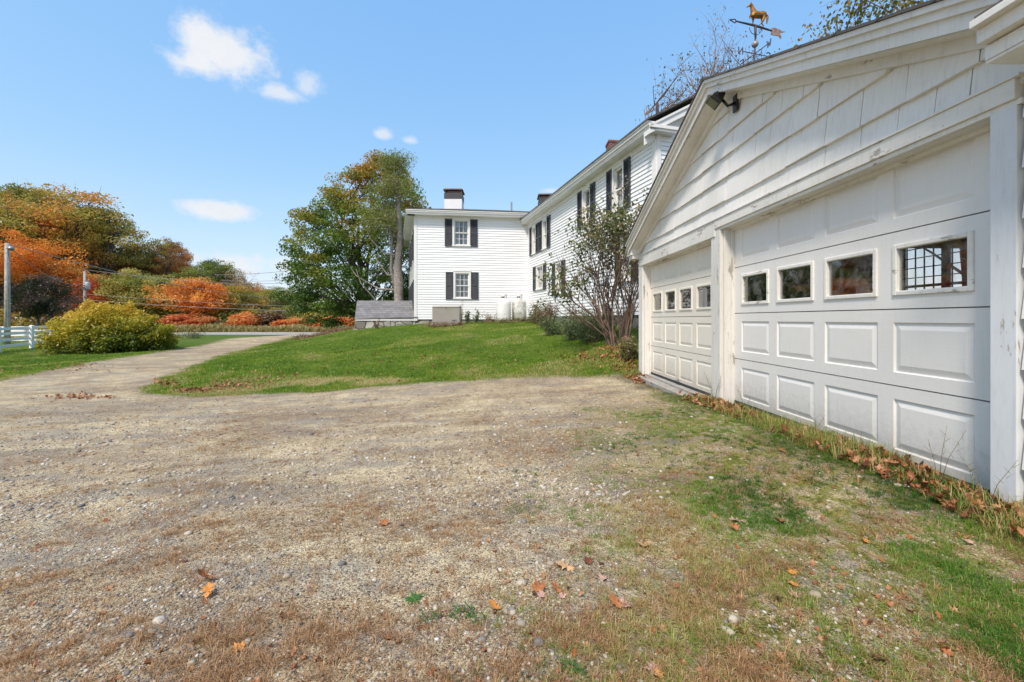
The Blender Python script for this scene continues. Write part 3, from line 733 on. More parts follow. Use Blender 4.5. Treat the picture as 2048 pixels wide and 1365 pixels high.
nn = 520; xs_, ys_ = rand_view(nn * 3, 1.05, 6.5, 0, 2040, 1.2); wgt = .12 + .5 * sstep(-.6, 1.2, xs_) * sstep(4.5, 1.5, ys_) + .25 * sstep(2.0, 1.1, ys_); kk = (rng.random(len(xs_)) < wgt) & (xs_ < wall_x(ys_) - .1); xs_, ys_ = xs_[kk], ys_[kk]
litter('leaf_crumbs', xs_, ys_, .026, M['litter'], 'small crumbled leaves strewn over the gravel and moss in the foreground')
px = []; 
for (u, v, su, sv, c) in [(470, 775, 60, 8, 70), (400, 780, 60, 8, 60), (560, 745, 160, 18, 70), (700, 700, 200, 20, 30), (120, 735, 120, 14, 110), (300, 700, 120, 8, 60), (1180, 715, 70, 14, 120), (800, 720, 300, 26, 90), (480, 765, 90, 12, 60), (1230, 700, 50, 10, 90), (160, 796, 70, 5, 80), (380, 783, 60, 5, 60), (330, 768, 25, 9, 50)]:
    for _ in range(c): px.append(gp(random.gauss(u, su * .5), random.gauss(v, sv * .5)))
px = np.array(px); litter('scattered_leaves', px[:, 0], px[:, 1], .075, M['litter'], 'small dry leaves scattered over the lawns and driveway edge')

# ---------------------------------------------------------------- farmhouse
def siding(mb, F, s0, s1, z0, z1, exp, openings=(), lap=.027, top=None, jit=0):
    """lapped clapboards; openings (a, b, lo, hi) are left open; top(z) gives the s-range for gables"""
    z = z0
    while z < z1 - 1e-4:
        zt = min(z + exp, z1); a0, b0 = (s0, s1) if top is None else top(z)
        a1, b1 = (s0, s1) if top is None else top(zt)
        if b0 - a0 > .02:
            mid = (z + zt) / 2; cuts = sorted((a, b) for a, b, lo, hi in openings if lo < mid < hi)
            segs = []; x = a0
            for a, b in cuts: segs.append((x, a)); x = b
            segs.append((x, b0))
            for i, (a, b) in enumerate(segs):
                ta = a1 if (top and i == 0) else a; tb = b1 if (top and i == len(segs) - 1) else b
                if tb < ta: ta = tb = (ta + tb) / 2
                P = F.p
                mb.add([P(a, z, lap), P(b, z, lap), P(tb, zt, .002), P(ta, zt, .002), P(a, z, -.004), P(b, z, -.004)], [(0, 1, 2, 3), (4, 5, 1, 0)])
        z += exp

def shutter_louvred(F, s0, s1, h0, h1, parent, name='shutter', louvre=True):
    mb = MB(); w = .045; mid = (h0 + h1) * .5
    mb.fbox(F, s0, s0 + w, h0, h1, .03, .066); mb.fbox(F, s1 - w, s1, h0, h1, .03, .066)
    for a, b in ((h0, h0 + .07), (mid - .035, mid + .035), (h1 - .07, h1)): mb.fbox(F, s0 + w, s1 - w, a, b, .03, .064)
    for a, b in ((h0 + .07, mid - .035), (mid + .035, h1 - .07)):
        if louvre:
            z = a + .005
            while z < b - .03:
                P = F.p; mb.add([P(s0 + w, z, .060), P(s1 - w, z, .060), P(s1 - w, z + .035, .040), P(s0 + w, z + .035, .040)], [(0, 1, 2, 3)]); z += .036
            mb.fbox(F, s0 + w, s1 - w, a, b, .028, .037)
        else:
            mb.fbox(F, s0 + w, s1 - w, a, b, .03, .042)
            mb.fbox(F, s0 + w + .03, s1 - w - .03, a + .03, b - .03, .042, .052)
    return mb.build(name, M['shutter'], parent)

def window(F, s0, s1, h0, h1, parent, cols=3, rows=2, casing=.09, cloth='curtain', single=False, name='window', sep=None):
    """s0..s1, h0..h1 is the glazed opening; casing outside it"""
    c = MB()
    c.fbox(F, s0 - casing, s0, h0 - .02, h1 + casing, .0, .055); c.fbox(F, s1, s1 + casing, h0 - .02, h1 + casing, .0, .05)
    c.fbox(F, s0, s1, h1, h1 + casing, .0, .048); c.fbox(F, s0 - casing - .02, s1 + casing + .02, h1 + casing, h1 + casing + .03, 0, .07)
    for a, b in ((s0, s0 + .01), (s1 - .01, s1)): c.fbox(F, a, b, h0, h1, -.16, -.001)
    c.fbox(F, s0 + .01, s1 - .01, h1 - .01, h1, -.16, -.001); c.fbox(F, s0 + .01, s1 - .01, h0, h0 + .01, -.16, -.001)
    win = c.build(name, M['trim'], parent)
    s = MB(); s.fbox(F, s0 - casing - .03, s1 + casing + .03, h0 - .06, h0 - .02, 0, .085); s.build('sill', M['trim'], win)
    sh = MB(); mid = (h0 + h1) / 2; st = .04
    def sash(a, b, lo, hi, o):
        sh.fbox(F, a, a + st, lo, hi, o - .03, o); sh.fbox(F, b - st, b, lo, hi, o - .03, o)
        sh.fbox(F, a + st, b - st, lo, lo + st, o - .03, o - .001); sh.fbox(F, a + st, b - st, hi - st, hi, o - .03, o - .001)
        for i in range(1, cols):
            x = a + st + (b - a - 2 * st) * i / cols; sh.fbox(F, x - .009, x + .009, lo + st, hi - st, o - .022, o - .004)
        for j in range(1, rows):
            z = lo + st + (hi - lo - 2 * st) * j / rows; sh.fbox(F, a + st, b - st, z - .009, z + .009, o - .02, o - .006)
    if single == 'pair':
        m = (s0 + s1) / 2; sash(s0 + .01, m, h0 + .01, h1 - .01, -.02); sash(m, s1 - .01, h0 + .01, h1 - .01, -.02)
    else:
        sash(s0 + .01, s1 - .01, mid - .02, h1 - .01, -.02); sash(s0 + .01, s1 - .01, h0 + .01, mid + .02, -.055)
    sh.build('sash', M['trim'], win)
    gl = MB(); gl.quad(F.p(s0, h0, -.075), F.p(s1, h0, -.075), F.p(s1, h1, -.075), F.p(s0, h1, -.075)) if False else None
    gl.fbox(F, s0 + .012, s1 - .012, h0 + .012, h1 - .012, -.099, -.096); gl.build('pane', M['glass'], win)
    if cloth:
        cu = MB(); n = 26
        def strip(a, b, lo, hi):
            vs = []
            for i in range(n + 1):
                x = a + (b - a) * i / n; o = -.15 + .018 * math.sin(i * 1.9)
                vs += [F.p(x, lo, o), F.p(x, hi, o)]
            cu.add(vs, [(2 * i, 2 * i + 2, 2 * i + 3, 2 * i + 1) for i in range(n)])
        if cloth == 'curtain':
            w = s1 - s0; strip(s0 + .01, s0 + w * .42, h0, h1); strip(s1 - w * .42, s1 - .01, h0, h1)
        else: strip(s0 + .01, s1 - .01, h0 + (0 if cloth == 'full' else (h1 - h0) * .5), h1)
        cu.build('curtain', M['lace' if cloth != 'curtain' else 'curtain'], win, smooth=True)
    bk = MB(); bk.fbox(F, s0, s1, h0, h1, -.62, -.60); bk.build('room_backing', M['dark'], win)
    return win

house = empty('farmhouse', (0, 22, 1), 'large white clapboard farmhouse with charcoal shutters on the grassy rise', 'house')
P0 = (.81, 21.5)                                             # inner corner where the two wings meet
LB = 5.59
FB = Frame(P0[0] - LB * 1 / 1.0076 * 1.0, P0[1] - LB * .124, 1, .124)   # back block, front face; s from its left corner
LBs = LB * 1.0077
FW = Frame(P0[0], P0[1], .2755, -1); LW = 10.9               # long wing, wall facing the yard
FE = Frame(FW.p(LW, 0)[0], FW.p(LW, 0)[1], 1, .2755)         # near gable end of the wing
FL = Frame(FB.p(0, 0)[0] - .2755 * 9, FB.p(0, 0)[1] + 9, .2755, -1); LL = 9 * 1.037   # left flank of the block, s towards the front
ZB, ZE = 1.0, 6.05                                           # siding foot and cornice underside
def sB(u, F=FB):       # s of the pixel column u on a wall frame
    k = (u - CX) / FPX
    return (k * F.y - F.x) / (F.ux - k * F.uy)
def zat(u, v, F):
    s = sB(u, F); return CAMZ + (HY - v) * F.p(s, 0)[1] / FPX, s

opB = []; winB = []
for (u0, u1, v0, v1) in ((908.5, 936.5, 441, 490.5), (910.5, 938, 547, 596)):
    zt, a = zat(u0, v0, FB); zb, _ = zat(u0, v1, FB); b = sB(u1, FB); opB.append((a, b, zb, zt)); winB.append((a, b, zb, zt))
mb = MB(); siding(mb, FB, 0, LBs, ZB, ZE, .122, opB); mb.build('wall', M['clap'], house)
for i, (a, b, lo, hi) in enumerate(winB):
    window(FB, a, b, lo, hi, house, 3, 2, .09, 'curtain' if i == 0 else 'curtain')
    shutter_louvred(FB, a - .10 - .36, a - .10, lo - .08, hi + .06, house); shutter_louvred(FB, b + .10, b + .46, lo - .08, hi + .06, house)
# left flank
mb = MB(); siding(mb, FL, 0, LL, ZB, ZE, .122); mb.build('wall', M['clap'], house)
for s in (LL - 1.9, LL - 4.6, LL - 7.2):
    for lo in (1.55, 4.05):
        w_ = MB(); w_.fbox(FL, s - .1, s + .9, lo - .1, lo + 1.5, .02, .05); wp = w_.build('window', M['trim'], house)
        w_ = MB(); w_.fbox(FL, s, s + .8, lo, lo + 1.4, .05, .055); w_.build('pane', M['dark'], wp)
        shutter_louvred(FL, s - .47, s - .11, lo - .05, lo + 1.45, house); shutter_louvred(FL, s + .91, s + 1.27, lo - .05, lo + 1.45, house)
# wing wall
def wwin(u0, u1, vtop_r, vbot_r, uref):
    zt, _ = zat(uref, vtop_r, FW); zb, _ = zat(uref, vbot_r, FW); return sB(u0, FW), sB(u1, FW), zb, zt
wspec = [  # glazed left, right px; shutters l0,l1,r0,r1 px ; top/bottom px at ref column
    dict(w=(1066.7, 1072), sh=((1061, 1065.3), (1073.4, 1079)), z=(4.18, 5.42), cl='half', cols=2),
    dict(w=(1087.5, 1094.5), sh=((1080, 1086), (1095.7, 1102)), z=(4.18, 5.42), cl='half', cols=2),
    dict(w=(1168.5, 1181.5), sh=((1157.5, 1165.7), (1183, 1192)), z=(4.36, 5.52), cl=None, cols=1),
    dict(w=(1229.5, 1247.5), sh=((1215.8, 1226), (1250.6, 1263)), z=(4.28, 5.55), cl='full', cols=1),
    dict(w=(1075, 1086.5), sh=((1068, 1073), (1088.3, 1093.7)), z=(2.42, 3.42), cl=None, cols=2, pair=True),
    dict(w=(1114.5, 1123.5), sh=((1106.4, 1112.8), (1124.9, 1132)), z=(2.08, 3.27), cl=None, cols=3),
    dict(w=(1247, 1262), sh=((1233, 1244), (1265, 1278)), z=(2.15, 3.35), cl='full', cols=3)]
opW = [(sB(w['w'][0], FW), sB(w['w'][1], FW), w['z'][0], w['z'][1]) for w in wspec]
mb = MB(); siding(mb, FW, 0.02, LW, 1.12, 5.75, .115, opW); mb.build('wall', M['clap'], house)
for w, (a, b, lo, hi) in zip(wspec, opW):
    window(FW, a, b, lo, hi, house, w['cols'], 3 if w.get('pair') else 2 if w['cols'] > 1 else 1, .085, w['cl'], 'pair' if w.get('pair') else False)
    for (l, r) in w['sh']: shutter_louvred(FW, sB(l, FW), sB(r, FW), lo - .08, hi + .08, house)
# near gable end
ZR = 5.78; PITCH = .56; WW = 7.0
def gable(z): 
    if z <= ZR: return (0, WW)
    k = (z - ZR) / PITCH; return (k, WW - k) if k < WW / 2 else (WW / 2, WW / 2)
mb = MB(); siding(mb, FE, 0, WW, 1.12, ZR + PITCH * WW / 2, .115, top=gable); mb.build('wall', M['clap'], house)
# corner boards
mb = MB(); mb.fbox(FB, -.04, .10, ZB, ZE, .0, .045); mb.build('corner_board', M['trim'], house)
mb = MB(); mb.fbox(FB, LBs - .06, LBs - .03, 1.1, 5.6, .02, .04); mb.build('corner_board', M['trim'], house)
mb = MB(); mb.fbox(FW, LW - .11, LW + .03, 1.12, 5.75, .0, .046); mb.fbox(FE, 0, .13, 1.12, 5.75, 0, .046); mb.build('corner_board', M['trim'], house)
# foundation
mb = MB(); mb.fbox(FB, .02, LBs, .2, ZB, -.3, -.02); mb.fbox(FL, 0, LL, -.3, ZB, -.3, -.02); mb.fbox(FW, .02, LW - .03, .2, 1.12, -.3, -.02); mb.fbox(FE, .03, WW, .2, 1.12, -.3, -.02)
mb.build('foundation', M['stone'], house)
# wing cornice: frieze, soffit, fascia and crown following the eave
def cornice(F, s0, s1, z, over, parent, lo=.16, ext0=0, ext1=0, H=(.0, .10, .17)):
    mb = MB(); mb.fbox(F, s0, s1, z - lo, z, 0, .04)
    mb.fbox(F, s0 - ext0, s1 + ext1, z, z + .03, 0, over)
    mb.fbox(F, s0 - ext0, s1 + ext1, z + .03, z + H[1], over - .12, over + .012)
    mb.fbox(F, s0 - ext0 - .02, s1 + ext1 + .02, z + H[1], z + H[2], over - .12, over + .055)
    mb.fbox(F, s0 - ext0 - .03, s1 + ext1 + .03, z + H[2], z + H[2] + .03, over - .12, over + .085)
    return mb.build('cornice', M['trim'], parent)
cornice(FW, -.05, LW, 5.75, .34, house, ext1=.25)
# eave return on the gable end
mb = MB(); mb.fbox(FE, -.34, .45, 5.74, 5.80, .03, .27); mb.fbox(FE, -.36, .5, 5.80, 5.88, .03, .30)
mb.build('cornice_return', M['trim'], house)
# raking trim on the near gable
mb = MB()
for sgn in (0, 1):
    def X(s): return s if sgn == 0 else WW - s
    for (dz0, dz1, o0, o1) in ((-.20, .0, .0, .03), (.0, .16, .0, .27), (.16, .22, .0, .30)):
        pts = [(X(-.35), ZR - .35 * PITCH + dz0 + .0), (X(WW / 2), ZR + WW / 2 * PITCH + dz0), (X(WW / 2), ZR + WW / 2 * PITCH + dz1), (X(-.35), ZR - .35 * PITCH + dz1)]
        if sgn: pts = pts[::-1]
        mb.fpoly(FE, [(a, b + .06) for a, b in pts], o0, o1)
mb.build('rake_trim', M['trim'], house)
def roof_slab(corners, t, name, mat, parent):
    mb = MB(); up = Vector((0, 0, 1)); b = [Vector(c) for c in corners]
    mb.hexa([tuple(p) for p in b] + [tuple(p + up * t) for p in b]) if len(b) == 4 else mb.add([tuple(p) for p in b] + [tuple(p + up * t) for p in b], [(2, 1, 0), (3, 4, 5), (0, 1, 4, 3), (1, 2, 5, 4), (2, 0, 3, 5)])
    return mb.build(name, mat, parent)
def wr(s, w, z): # point on wing plan: s along, w across (into the building)
    p = FW.p(s, z, -w); return p
zr0 = 5.75 + .2 - .0; zrid = zr0 + (WW / 2 + .44) * PITCH
roof_slab([wr(-3, -.44, zr0), wr(LW + .32, -.44, zr0), wr(LW + .32, WW / 2, zrid), wr(-3, WW / 2, zrid)], .05, 'roof', M['roof'], house)
roof_slab([wr(-3, WW / 2, zrid), wr(LW + .32, WW / 2, zrid), wr(LW + .32, WW + .44, zr0), wr(-3, WW + .44, zr0)], .05, 'roof', M['roof'], house)
# block cornice and hip roof
cornice(FB, -.0, LBs, ZE, .36, house, ext0=.36, lo=.10)
cornice(FL, 0, LL, ZE, .36, house, ext1=.3, lo=.10)
RW, RD = 8.3, 8.6
def br(s, w, z):
    p = FB.p(s, z); return (p[0] - .2755 / 1.037 * w, p[1] + 1 / 1.037 * w, z)
ze = ZE + .2; rz = 7.45
A, B_, C_, D_ = br(-.44, -.44, ze), br(RW, -.44, ze), br(RW, RD + .44, ze), br(-.44, RD + .44, ze)
E_, G_ = br(3.0, 4.1, rz), br(4.9, 4.1, rz)
roof_slab([A, B_, G_, E_], .05, 'roof', M['roof'], house); roof_slab([C_, D_, E_, G_], .05, 'roof', M['roof'], house)
roof_slab([D_, A, E_], .05, 'roof', M['roof'], house); roof_slab([B_, C_, G_], .05, 'roof', M['roof'], house)
mb = MB(); mb.box(-3.0, 3.5, 23, 29.5, 1.2, 6.0); mb.build('inner_core', M['dark'], house)
# chimneys
def chimney(x, y, w, z0, z1, label=None):
    mb = MB(); mb.box(x - w / 2, x + w / 2, y - w / 2, y + w / 2, z0, z1 - .62); c = mb.build('chimney', M['cwhite'], house, bevel=.01)
    mb = MB(); mb.box(x - w / 2 - .012, x + w / 2 + .012, y - w / 2 - .012, y + w / 2 + .012, z1 - .62, z1 - .28); mb.build('flashing_band', M['band'], c)
    mb = MB()
    for sx in (-1, 1):
        for sy in (-1, 1): mb.box(x + sx * w * .46 - .02, x + sx * w * .46 + .02, y + sy * w * .46 - .02, y + sy * w * .46 + .02, z1 - .28, z1 - .09)
    mb.box(x - w * .36, x + w * .36, y - w * .36, y + w * .36, z1 - .28, z1 - .12)
    e = w / 2 + .07; mb.hexa([(x - e, y - e, z1 - .09), (x + e, y - e, z1 - .09), (x + e, y + e, z1 - .09), (x - e, y + e, z1 - .09), (x - e + .1, y - e + .1, z1), (x + e - .1, y - e + .1, z1), (x + e - .1, y + e - .1, z1), (x - e + .1, y + e - .1, z1)])
    mb.build('chimney_cap', M['capm'], c); return c
chimney((908.5 - CX) * 25.5 / FPX, 25.5, 1.03, 6.2, 8.68)
chimney((1094.5 - CX) * 26.5 / FPX, 26.5, 1.08, 6.2, 8.67)
mb = MB(); bx, by = (1229.5 - CX) * 20.1 / FPX, 20.1
ring = [(bx - .33, by - .28), (bx + .33, by - .18), (bx + .33, by + .48), (bx - .33, by + .38)]
mb.hexa([(x, y, 7.0) for x, y in ring] + [(x, y, 9.25) for x, y in ring]); cc = Vector((bx, by + .1, 0))
ring2 = [(cc.x + (x - cc.x) * 1.09, cc.y + (y - cc.y) * 1.09) for x, y in ring]
mb.hexa([(x, y, 9.25) for x, y in ring2] + [(x, y, 9.34) for x, y in ring2]); o = mb.build('chimney', M['brick'], house); tag(o, 'red brick chimney')
mb = MB(); x, y = (1314.5 - CX) * 12.6 / FPX, 12.6; mb.tube([(x, y, 6.2), (x, y, 7.37)], .045, 12); o = mb.build('stack_pipe', M['rust'], house, smooth=False); tag(o, 'rusty brown stack pipe')
mb = MB(); x, y = (1023 - CX) * 25 / FPX, 25; mb.tube([(x, y, 6.8), (x, y, 7.88)], .05, 10); mb.build('vent_pipe', M['steel'], house)

# ---------------------------------------------------------------- things beside the house
def cellar():
    e = empty('cellar_bulkhead', (-6.5, 21.5, .5), 'low cellar entry with grey shingled roof and fieldstone wall left of the house', 'cellar entry')
    a = at(709.5, 639, 20.6); b = at(835, 636, 20.75); c = at(835, 603.5, 22.6); d = at(714, 603.5, 22.5)
    up = .045
    mb = MB(); mb.hexa([a, b, c, d] + [(p[0], p[1], p[2] + up) for p in (a, b, c, d)]); mb.build('roof', M['roof2'], e)
    mb = MB(); F = Frame(a[0], a[1], b[0] - a[0], b[1] - a[1]); L = math.hypot(b[0] - a[0], b[1] - a[1])
    mb.fbox(F, .02, L, a[2] - .065, a[2] - .003, -.06, -.02); mb.build('fascia', M['trim'], e)
    # rubble wall of big stones
    mb = MB(); r = random.Random(4)
    for row, (z0, z1) in enumerate(((.10, .50), (.47, .955))):
        s = -.1
        while s < L - .1:
            w = r.uniform(.5, 1.15); jj = [(r.uniform(-.05, .05), r.uniform(-.05, .05), r.uniform(-.04, .04)) for _ in range(8)]
            w = min(w, L - s); P = F.p
            base = [P(s + .015, z0, -.03), P(s + w - .015, z0, -.03), P(s + w - .015, z0, -.6), P(s + .015, z0, -.6), P(s + .03, z1 - .02, -.05), P(s + w - .03, z1 - .02, -.05), P(s + w - .03, z1, -.6), P(s + .03, z1, -.6)]
            mb.hexa([(p[0] + j[0], p[1] + j[1], p[2] + j[2]) for p, j in zip(base, jj)]); s += w
    w = mb.build('stone_wall', M['stone'], e, bevel=.05)
    mb = MB(); mb.add([(a[0] + .1, a[1] + .1, -.1), (b[0], b[1] + .1, -.1), (c[0], c[1], -.1), (d[0] + .05, d[1], -.1), (a[0] + .1, a[1] + .1, a[2] - .01), (b[0], b[1] + .1, b[2] - .01), (c[0], c[1], c[2] - .01), (d[0] + .05, d[1], d[2] - .01)], [(0, 1, 5, 4), (1, 2, 6, 5), (2, 3, 7, 6), (3, 0, 4, 7)])
    mb.build('inner_wall', M['trim'], e)
cellar()

def generator():
    c = at(894, 639, 19.6); x, y = c[0], c[1]; w = .62; z0, z1 = .80, 1.62
    e = empty('standby_generator', (x, y, z0), 'taupe metal standby generator cabinet in front of the house wall', 'generator')
    mb = MB(); mb.box(x - w - .06, x + w + .08, y - .38, y + .42, z0 - .14, z0); mb.build('base_pad', M['conc'], e, bevel=.01)
    mb = MB(); mb.box(x - w, x + w, y - .32, y + .34, z0, z1 - .08); o = mb.build('cabinet', M['gen'], e, bevel=.02)
    mb = MB(); mb.hexa([(x - w - .02, y - .345, z1 - .075), (x + w + .02, y - .345, z1 - .075), (x + w + .02, y + .36, z1 - .075), (x - w - .02, y + .36, z1 - .075),
                        (x - w + .02, y - .31, z1), (x + w - .02, y - .31, z1), (x + w - .02, y + .33, z1 + .02), (x - w + .02, y + .33, z1 + .02)])
    lid = mb.build('lid', M['genlid'], e, bevel=.015)
    # shallow curved recess line under the lid and its latch
    mb = MB(); pts = [(x + w * .62 * t, y - .324, z1 - .10 - .05 * (1 - t * t)) for t in np.linspace(-1, 1, 17)]
    mb.tube(pts, .008, 6); mb.build('recess_lip', M['genlid'], e)
    mb = MB(); mb.box(x - .012, x + .012, y - .35, y - .33, z1 - .13, z1 - .08); mb.build('latch', M['black'], e)
    txt = bpy.data.curves.new('badge', 'FONT'); txt.body = 'GENERAC'; txt.size = .055; txt.extrude = .002; txt.align_x = 'CENTER'
    to = bpy.data.objects.new('badge', txt); COL.objects.link(to); to.rotation_euler = (math.pi / 2, 0, 0); to.location = (x + w * .62 - x, y - .323 - y, .13)
    txt.offset = .001
    bpy.context.view_layer.update(); me = bpy.data.meshes.new_from_object(to.evaluated_get(bpy.context.evaluated_depsgraph_get())); bpy.data.objects.remove(to)
    to = bpy.data.objects.new('badge', me); COL.objects.link(to); to.rotation_euler = (math.pi / 2, 0, 0); to.location = (w * .62, -.323, .13); to.parent = e; me.materials.clear(); me.materials.append(M['black'])
generator()

def m_tank(name, rust):
    t = NT(name); v = t.map()
    c = t.mix(t.ramp(t.noise(5, 6, .7, v), [(.62 - rust * .25, 0), (.72 - rust * .1, .8)]), (.76, .76, .76), (.22, .21, .13))
    sp = t.n('ShaderNodeSeparateXYZ'); t.l(v, sp.inputs[0])
    lowd = t.ramp(t.math('ADD', sp.outputs['Z'], t.math('MULTIPLY', t.noise(4, 5, .7, v), 1.2)), [(.55, 1), (1.05, 0)])
    c = t.mix(t.math('MULTIPLY', lowd, .75 * rust + .15), c, (.20, .19, .11))
    t.pbr(c, .5, t.bump(t.noise(30, 4, .6, v), .2, .01)); return t.m
def tank(u, d, R, H, z0, rust, label):
    x, y = (u - CX) * d / FPX, d
    e = empty('propane_tank', (x, y, z0), label, 'propane tank', 'propane tanks by the house wall')
    prof = [(R * .9, 0), (R * .98, .05), (R, .12), (R, H - .26), (R * .985, H - .20), (R * .9, H - .12), (R * .7, H - .05), (R * .4, H - .01), (R * .12, H)]
    mb = MB(); mb.lathe((0, 0, 0), prof, 36); o = mb.build('tank_body', m_tank('tank_paint_%d' % int(rust * 10), rust), None, smooth=True)
    o.parent = e
    mb = MB(); n = 26; r = R * .43
    for k in range(n):
        a0 = 2 * math.pi * k / n; a1 = 2 * math.pi * (k + 1) / n
        for lo, hi in (((0, .05), (.13, .20)) if k % 13 < 8 and k % 13 > 1 else ((0, .2),)):
            P = lambda a, rr, z: (rr * math.cos(a), rr * math.sin(a), H - .03 + z)
            mb.hexa([P(a0, r, lo), P(a1, r, lo), P(a1, r - .02, lo), P(a0, r - .02, lo), P(a0, r, hi), P(a1, r, hi), P(a1, r - .02, hi), P(a0, r - .02, hi)])
    c = mb.build('valve_collar', M['trim'], None); c.parent = e
    mb = MB(); mb.tube([(0, 0, H - .02), (0, 0, H + .10)], .035, 10); v_ = mb.build('valve', M['steel'], None); v_.parent = e
    mb = MB(); mb.lathe((0, 0, 0), [(r * 1.0, H + .165), (r * 1.07, H + .18), (r * 1.02, H + .21), (r * .2, H + .235)], 26); k_ = mb.build('collar_lid', M['trim'], None, smooth=False); k_.parent = e
tank(1007.5, 20.15, .345, 1.04, .93, .15, 'clean white propane tank with dark spots, left of the pair')
tank(1038.5, 20.55, .345, 1.04, .96, 1.0, 'propane tank streaked with grey green grime, right of the pair')

# ---------------------------------------------------------------- garage
gar = empty('garage', (2.5, 5, 0), 'white shingled garage with two panelled doors and weathered trim', 'garage')
XG = 2.52
FG = Frame(XG - .0117 * 8.05, 8.05, .0117, -1)      # s = 8.05 - depth
def S(d): return (8.05 - d) * math.hypot(.0117, 1)
RD0, RZ0, RS = 4.88, 3.49, .406                     # ridge depth, frieze underside there, slope
def frz(d): return RZ0 - RS * abs(d - RD0)
def shingle_courses(mb, F, zs, rng_fn, seed, ob=.034, kick=False):
    r = random.Random(seed)
    for k in range(len(zs) - 1):
        zb, zt = zs[k], zs[k + 1]; a, b = rng_fn(zb); a1, b1 = rng_fn(zt)
        if b - a < .03: continue
        x = a
        while x < b - .01:
            w = r.choice((.19, .24, .29, .34, .42)); x1 = min(x + w, b)
            if b - x1 < .12: x1 = b
            g0 = .0026 if x > a + .001 else 0; g1 = .0026 if x1 < b - .001 else 0
            def top(s): return zt if (a1 <= s <= b1) else None
            # clip the top edge to the sloping range
            def zl(s):
                if s < a1: return zb + (zt - zb) * (s - a) / max(1e-6, a1 - a)
                if s > b1: return zb + (zt - zb) * (b - s) / max(1e-6, b - b1)
                return zt
            xs = sorted(set([x + g0, x1 - g1] + [q for q in (a1, b1) if x + g0 < q < x1 - g1]))
            P = F.p; jz = r.uniform(-.006, .006); jo = ob + r.uniform(-.006, .004); vs = []
            def bo(s):
                if kick and s > b - .075: return zb + jz + .05 * (s - (b - .075)) / .075
                return zb + jz
            if kick and x < b - .075 < x1: xs = sorted(set(xs + [b - .075]))
            for s in xs:
                h = max(zl(s), bo(s)); q = (h - zb) / (zt - zb); vs += [P(s, bo(s), jo), P(s, h, jo + (.006 - jo) * min(1, q)), P(s, bo(s), 0)]
            n = len(xs); fs = []
            for i in range(n - 1):
                fs += [(3 * i, 3 * i + 3, 3 * i + 4, 3 * i + 1), (3 * i + 2, 3 * i + 5, 3 * i + 3, 3 * i)]
            fs += [(0, 1, 2), (3 * n - 3, 3 * n - 1, 3 * n - 2)]
            mb.add(vs, fs); x = x1
D1A, D1B = 4.97, 2.19        # near door opening, far and near side
D2A, D2B = 7.83, 5.19        # far door opening
mb = MB()
def grange(z):
    k = (RZ0 - z) / RS; return (max(S(RD0 + k), .0), min(S(RD0 - k), S(2.03)))
shingle_courses(mb, FG, [2.12, 2.36, 2.62, 2.87, 3.11, 3.35, 3.49], grange, 3, kick=True)
def nearwall(z): return (S(2.06), 11.0)
shingle_courses(mb, FG, [.03 + .243 * i for i in range(9)] + [2.165], nearwall, 5)
def farwall(z): return (0, S(7.9))
shingle_courses(mb, FG, [-.12 + .243 * i for i in range(9)] + [2.12], farwall, 6)
mb.build('wall', M['gar'], gar)
mb = MB()   # sheathing behind the shingles
mb.fbox(FG, S(D2A), S(D2B), 2.0, 2.2, -.09, -.001); mb.fbox(FG, S(D1A), S(D1B), 2.1, 2.2, -.09, -.001)
mb.fpoly(FG, [(S(8.04), 2.2), (S(1.98), 2.2), (S(1.98), frz(1.98) + .1), (S(RD0), RZ0 + .1), (S(8.04), frz(8.04) + .1)], -.09, -.001)
mb.fbox(FG, .01, S(D2A), -.3, 2.2, -.09, -.002); mb.fbox(FG, S(D2B), S(D1A), -.3, 2.2, -.09, -.002); mb.fbox(FG, S(D1B), 11, -.3, 2.4, -.09, -.002)
mb.build('sheathing', M['gar'], gar)
# header boards
mb = MB(); mb.fbox(FG, S(7.98), S(5.08), 1.985, 2.175, .0, .048); mb.fbox(FG, S(5.08), S(2.075), 2.075, 2.175, .0, .051); mb.fbox(FG, S(7.99), S(2.05), 2.175, 2.19, 0, .062)
mb.fbox(FG, S(5.08), S(2.06), 2.045, 2.075, 0, .035)
mb.build('header_board', M['peel'], gar, bevel=.003)
mb = MB(); mb.fbox(FG, S(7.99), S(D2A), -.2, 1.985, 0, .038); mb.build('door_post', M['peelv'], gar, bevel=.003)
mb = MB(); mb.fbox(FG, S(5.19), S(5.09), -.2, 1.985, 0, .037); mb.fbox(FG, S(5.088), S(4.97), -.2, 2.045, 0, .04); mb.fbox(FG, S(5.19), S(5.10), 1.985, 1.99, 0, .036)
mb.fbox(FG, S(D1A) - .001, S(D1A) + .03, -.2, 2.045, -.11, -.001); mb.fbox(FG, S(D1A) + .03, S(D1A) + .05, -.2, 2.045, -.11, -.07)
mb.build('door_post', M['peelv'], gar, bevel=.003)
mb = MB(); mb.fbox(FG, S(D2A), S(D2A) + .02, -.2, 1.985, -.11, -.001); mb.fbox(FG, S(D2A) + .02, S(D2A) + .04, -.2, 1.985, -.11, -.08); mb.build('door_jamb', M['peelv'], gar)
mb = MB(); mb.fbox(FG, S(D1B), S(2.075), -.2, 2.045, 0, .041); mb.fbox(FG, S(D1B) - .0, S(D1B) + .02, -.2, 2.045, -.11, -.001); mb.build('door_jamb', M['jamb'], gar, bevel=.003)
mb = MB()   # soffits over the door openings
mb.fbox(FG, S(D1A) + .03, S(D1B), 2.045, 2.10, -.12, -.001); mb.fbox(FG, S(D1A) + .03, S(D1B), 2.02, 2.045, -.11, -.075); mb.fbox(FG, S(D2A) + .02, S(D2B), 1.985, 2.05, -.12, -.001); mb.fbox(FG, S(D2A) + .02, S(D2B), 1.96, 1.985, -.11, -.08)
